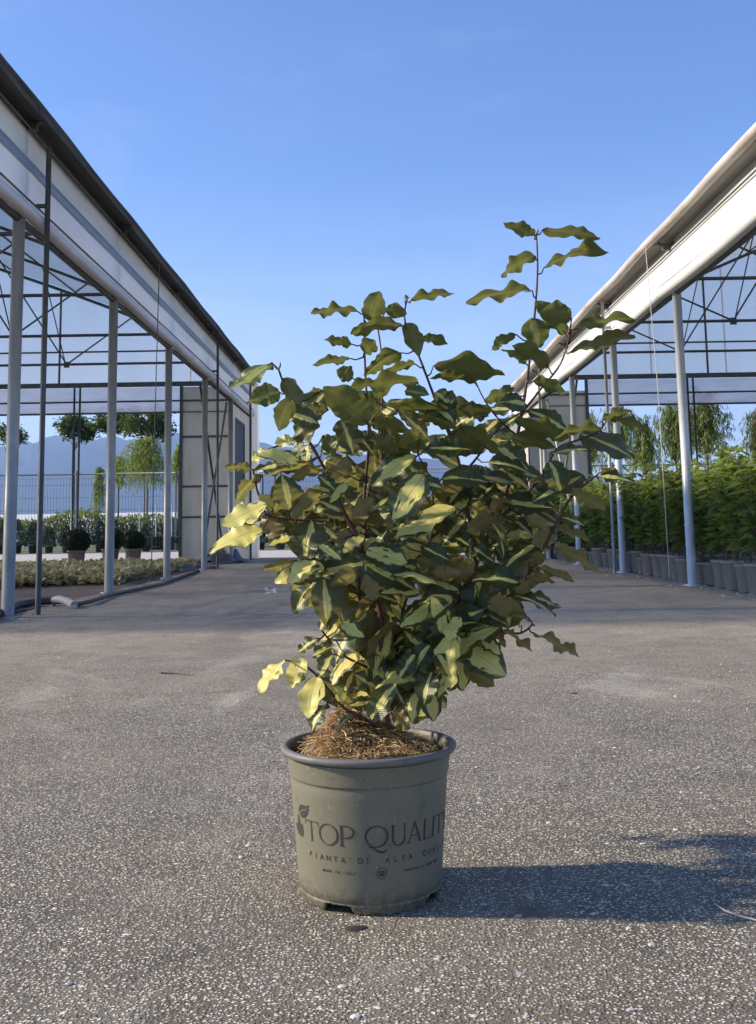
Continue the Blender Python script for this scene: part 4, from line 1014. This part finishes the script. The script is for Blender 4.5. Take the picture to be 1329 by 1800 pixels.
# mesh fence
def fence(x0, x1, y, h, label):
    g = empty('mesh_fence', (x0, y, 0), label, 'fence'); Wd = x1-x0
    b = MB()
    for k in range(int(Wd/.10)+1): b.box(k*.10, k*.10+.009, -.004, .004, .05, h-.05)
    for z in [.1, .5, .9, 1.3, 1.7, 2.1, h-.14]: b.box(0, Wd, .006, .014, z, z+.012)
    b.build('wire_mesh', M['galv'], g)
    b = MB(); b.tube([(0, 0, h), (Wd, 0, h)], .028, 8); b.build('top_rail', M['galv'], g, True)
    n = int(Wd/2.6)
    for k in range(n+1):
        b = MB(); b.tube([(k*Wd/n, -.05, 0), (k*Wd/n, -.05, h+.10)], .035, 8); b.build('post', M['galv'], g, True)
fence(-16, -3.3, 34.2, 2.45, 'grey wire mesh fence with round posts behind the left greenhouse')
fence(-3.1, 4.2, 34.2, 2.45, 'grey wire mesh fence across the end of the lane behind the potted shrub')
fence(4.4, 17, 34.2, 2.45, 'grey wire mesh fence behind the hedges seen through the right greenhouse')
# low white tunnels and a brown building in the distance
def tunnel(x0, x1, y, h, label):
    b = MB(); n = 14; vs = []
    for X in (x0, x1):
        for i in range(n+1):
            a = math.pi*i/n; vs.append((X, y-4*math.cos(a), h*math.sin(a)**.7))
    b.add(vs, [(i, i+1, n+2+i, n+1+i) for i in range(n)]+[tuple(range(n+1)), tuple(reversed(range(n+1, 2*n+2)))])
    tag(b.build('low_tunnel', worn('white_fleece'+label[:3], (.72, .70, .66), (.55, .53, .48), .6, .7), smooth=False), label, 'tunnel')
tunnel(-40, -8.5, 66, 1.75, 'long low white covered tunnel far behind the left fence')
tunnel(9, 45, 70, 1.6, 'pale low tunnel far behind the right greenhouse')
g = empty('farm_building', (-2.0, 62, 0), 'low reddish brown farm building with a white door, glimpsed through the shrub leaves', 'building')
b = MB(); b.box(-2.2, 3.6, 0, 6, 0, 2.3); b.build('wall', worn('brown_wall', (.20, .11, .08), (.13, .075, .055), 2, .9), g)
b = MB(); b.add([(-2.5, -.4, 2.3), (3.9, -.4, 2.3), (3.9, 6.4, 2.3), (-2.5, 6.4, 2.3), (-2.5, 3, 3.1), (3.9, 3, 3.1)], [(0, 1, 5, 4), (2, 3, 4, 5), (1, 2, 5), (3, 0, 4), (0, 3, 2, 1)]); b.build('roof', worn('tile_roof', (.22, .12, .09), (.14, .08, .06), 3, .9), g)
b = MB(); b.box(2.3, 3.1, -.06, -.004, 0, 2.05); b.build('door', worn('white_door', (.7, .7, .68), (.6, .6, .58), 2, .6), g)
b = MB(); b.box(-1.0, -.2, -.05, -.004, .9, 1.8); b.build('window', M['window'], g)
# distant tree clumps
b = MB(); r_ = random.Random(15)
for k in range(9000):
    c = r_.choice([(-34, 3.0), (-26, 3.4), (-21, 2.6), (-12, 2.4), (-5, 2.7), (6, 2.8), (14, 4.2), (22, 4.6), (30, 3.6), (-45, 3.5), (40, 4)]); d = rdir(r_, -.2, 1); rr = c[1]*r_.uniform(.7, 1)
    P = Vector((c[0]+d.x*rr*1.6, 95+d.y*rr, max(0, d.z*rr*.8))); dd = rdir(r_, -1, 1); leafq(b, P, dd, side_of(dd, r_), .5, .35, r_.random(), .2)
tag(b.build('distant_wood', M['plane']), 'line of distant dark trees on the plain below the hills', 'trees', kind='stuff')
# ------------------------------------------------------------------ small things on the ground
def hose():
    g = empty('irrigation_hose', gnd(60, 1066), 'black irrigation hose with a pale end arching over the soil at the left post', 'hose'); o = Vector(g.location)
    pts = [gnd(-60, 1094, .03), gnd(-10, 1082, .04), at(30, 1064, 8.75), at(62, 1058, 9.0), at(90, 1056, 9.05), at(108, 1056, 9.0)]
    b = MB(); b.tube([p-o for p in pts], .030, 12); b.build('pipe', M['black_pl'], g, True)
    p0 = pts[-2]; b = MB(); b.tube([p-o for p in (p0+Vector((.02, 0, .004)), at(104, 1053, 8.95), at(118, 1057, 8.85), gnd(130, 1064, .03))], [.031, .032, .032, .030], 12); b.build('pale_end', M['white_pl'], g, True)
    b = MB(); b.tube([at(94, 1058, 9.05)-o, gnd(95, 1066)-o], .012, 6); b.build('support_peg', M['black_pl'], g)
hose()
b = MB(); b.tube([gnd(132, 1063, .02), gnd(160, 1057, .03), gnd(200, 1044, .02), gnd(285, 1026, .02), gnd(350, 1004, .02)], .018, 8)
tag(b.build('drip_pipe', M['black_pl'], smooth=True), 'thin black drip pipe lying along the edge between lane and soil', 'pipe')
def crumple(cx, cy, a, c_, h, ang, label, seed):
    r_ = random.Random(seed); p = gnd(cx, cy); b = MB(); n = 16; vs = []
    for j in range(n+1):
        for i in range(n+1):
            u, v = i/n*2-1, j/n*2-1; q = max(0, 1-(u*u+v*v)*.7)
            z = h*q*(.55+.45*math.sin(u*5+v*3+seed))*(.7+.3*math.sin(v*9-u*4))+r_.uniform(0, .012)+.004
            x, y = u*a, v*c_; vs.append((x*math.cos(ang)-y*math.sin(ang), x*math.sin(ang)+y*math.cos(ang), z))
    b.add(vs, [(j*(n+1)+i, j*(n+1)+i+1, (j+1)*(n+1)+i+1, (j+1)*(n+1)+i) for j in range(n) for i in range(n)])
    o = b.build('folded_tarp', worn('tarp%d' % seed, (.10, .105, .12), (.035, .036, .04), 6, .5), None, True); o.location = p; tag(o, label, 'tarp')
crumple(340, 1001, .55, .22, .10, 1.1, 'dark crumpled tarp strip on the ground in front of the fourth left post', 3)
crumple(392, 990, .6, .35, .34, 1.2, 'taller dark folded tarp heap at the foot of the closed end wall on the left', 6)
# litter
def flat_leafs():
    items = [(283, 1183, 341, 1187, .003, 'twig', 'thin dark twig lying on the asphalt left of the plant', M['bark'], .004),
             (488, 1075, 527, 1082, .0012, 'dry_needle', 'upper slanting pale dry needle on the asphalt left of the plant', M['stake'], .002),
             (490, 1076, 558, 1078, .0012, 'dry_needle', 'longer flat pale dry needle on the asphalt left of the plant', M['stake'], .002)]
    for x0, y0, x1, y1, r0, nm, lab, mt, z in items:
        p, q = gnd(x0, y0, z), gnd(x1, y1, z); m_ = (p+q)/2+Vector((0, .006, .002)); b = MB(); b.tube([p, m_, q], [r0, r0, r0*.5], 6); tag(b.build(nm, mt, None, True), lab, 'twig' if nm == 'twig' else 'needle')
    b = MB(); b.tube([gnd(1256, 1588, .002), gnd(1275, 1601, .004), gnd(1300, 1610, .006), gnd(1345, 1621, .002)], [.0008, .0014, .0014, .0012], 6); tag(b.build('straw', M['stake'], None, True), 'pale curved straw on the asphalt in the shadow at the right edge', 'straw')
    r_ = random.Random(2)
    dk = worn('dark_debris', (.045, .03, .022), (.02, .015, .012), 60, .9)
    for (x, y, s, lab) in [(625, 1632, .011, 'dark crumb of soil in front of the pot'), (892, 1282, .006, 'small dark crumb on the asphalt right of the pot'), (494, 1064, .012, 'small dark leaf scrap on the asphalt above the needles'), (1010, 1219, .010, 'long dark scrap on the asphalt right of the plant')]:
        p = gnd(x, y); b = MB(); n = 9; vs = [(0, 0, s*.35)]
        for i in range(n): a = 2*math.pi*i/n; rr = s*r_.uniform(.6, 1.2); vs.append((rr*1.3*math.cos(a), rr*math.sin(a), s*.16)); 
        for i in range(n): a = 2*math.pi*i/n; rr = s*r_.uniform(.7, 1.3); vs.append((rr*1.5*math.cos(a), rr*math.sin(a), .0005))
        b.add(vs, [(0, 1+i, 1+(i+1) % n) for i in range(n)]+[(1+i, n+1+i, n+1+(i+1) % n, 1+(i+1) % n) for i in range(n)])
        o = b.build('debris', dk); o.location = p; tag(o, lab, 'debris')
    wt = worn('white_petal', (.75, .74, .72), (.6, .58, .52), 40, .7); b = MB()
    for k in range(9):
        c = gnd(475+r_.uniform(-8, 20), 1035+r_.uniform(-2, 9), .004); n = 7; o_ = len(b.v); b.v.append((c.x, c.y, .02))
        for i in range(n): a = 6.283*i/n; rr = r_.uniform(.012, .035); b.v.append((c.x+rr*math.cos(a), c.y+rr*math.sin(a), r_.uniform(.001, .006)))
        b.f += [(o_, o_+1+i, o_+1+(i+1) % n) for i in range(n)]
    tag(b.build('petals', wt), 'scattered white petals on the asphalt left of the plant', 'petals', kind='stuff')
flat_leafs()
# loose stones standing proud of the asphalt, and crumbs along the edges
def pebbles():
    r_ = random.Random(33); b = MB()
    def stone(x, y, s, tone):
        n = 6; o = len(b.v); a0 = r_.uniform(0, 6.28); e = r_.uniform(.5, .95); h = s*r_.uniform(.25, .5)
        for lvl, (f_, z) in enumerate(((1, -.001), (.85, h*.6))):
            for i in range(n):
                a = 6.283*i/n; q = s*f_*r_.uniform(.8, 1.15); X, Y_ = q*math.cos(a), q*e*math.sin(a)
                b.v.append((x+X*math.cos(a0)-Y_*math.sin(a0), y+X*math.sin(a0)+Y_*math.cos(a0), z)); b.a.append((0, 0, tone, 0))
        b.v.append((x, y, h)); b.a.append((0, 0, tone, 0))
        b.f += [(o+i, o+(i+1) % n, o+n+(i+1) % n, o+n+i) for i in range(n)]+[(o+n+i, o+n+(i+1) % n, o+2*n) for i in range(n)]
    for k in range(5200):
        Y = 1.2+r_.random()**1.4*3.4; x = r_.uniform(-.42, .42)*Y
        if (x-POTX)**2+(Y-POTY)**2 < .017: continue
        stone(x, Y, r_.choice([.0013, .0016, .002, .0028])*(1+.25*(Y-1.2)), r_.random()**1.1)
    for k in range(260):
        Y = 1.2+r_.random()**1.2*4.5; x = r_.uniform(-.42, .42)*Y
        if (x-POTX)**2+(Y-POTY)**2 < .018: continue
        stone(x, Y, r_.uniform(.004, .0075), r_.uniform(.6, 1))
    for k in range(500):
        side = r_.choice((-1, 1)); stone((-2.62 if side < 0 else 2.95)+r_.gauss(0, .12), r_.uniform(7, 20), r_.uniform(.008, .022), r_.uniform(.2, 1))
    t = NT('loose_stone'); a_ = t.N('ShaderNodeAttribute', attribute_name='lc'); s_ = t.N('ShaderNodeSeparateColor'); t.L(a_.outputs['Color'], s_.inputs[0])
    t.set(t.ramp(s_.outputs[2], [(0, (.10, .085, .07)), (.5, (.27, .24, .2)), (1, (.66, .62, .54))]), .75, 0, .4)
    tag(b.build('loose_grit', t.m), 'loose pale grit and small stones scattered over the asphalt', 'gravel', kind='stuff')
pebbles()
# ------------------------------------------------------------------ air
def haze():
    b = MB(); b.box(-4500, 4500, -60, 4200, -1.2, 420)
    t = NT('haze'); t.n.remove(t.b); pv = t.N('ShaderNodeVolumePrincipled'); pv.inputs['Color'].default_value = (.42, .62, 1, 1); pv.inputs['Density'].default_value = .00024; pv.inputs['Anisotropy'].default_value = .2
    t.L(pv.outputs[0], t.out.inputs['Volume']); tag(b.build('haze', t.m), 'thin blue haze in the air over the plain', 'haze', kind='stuff')
haze()
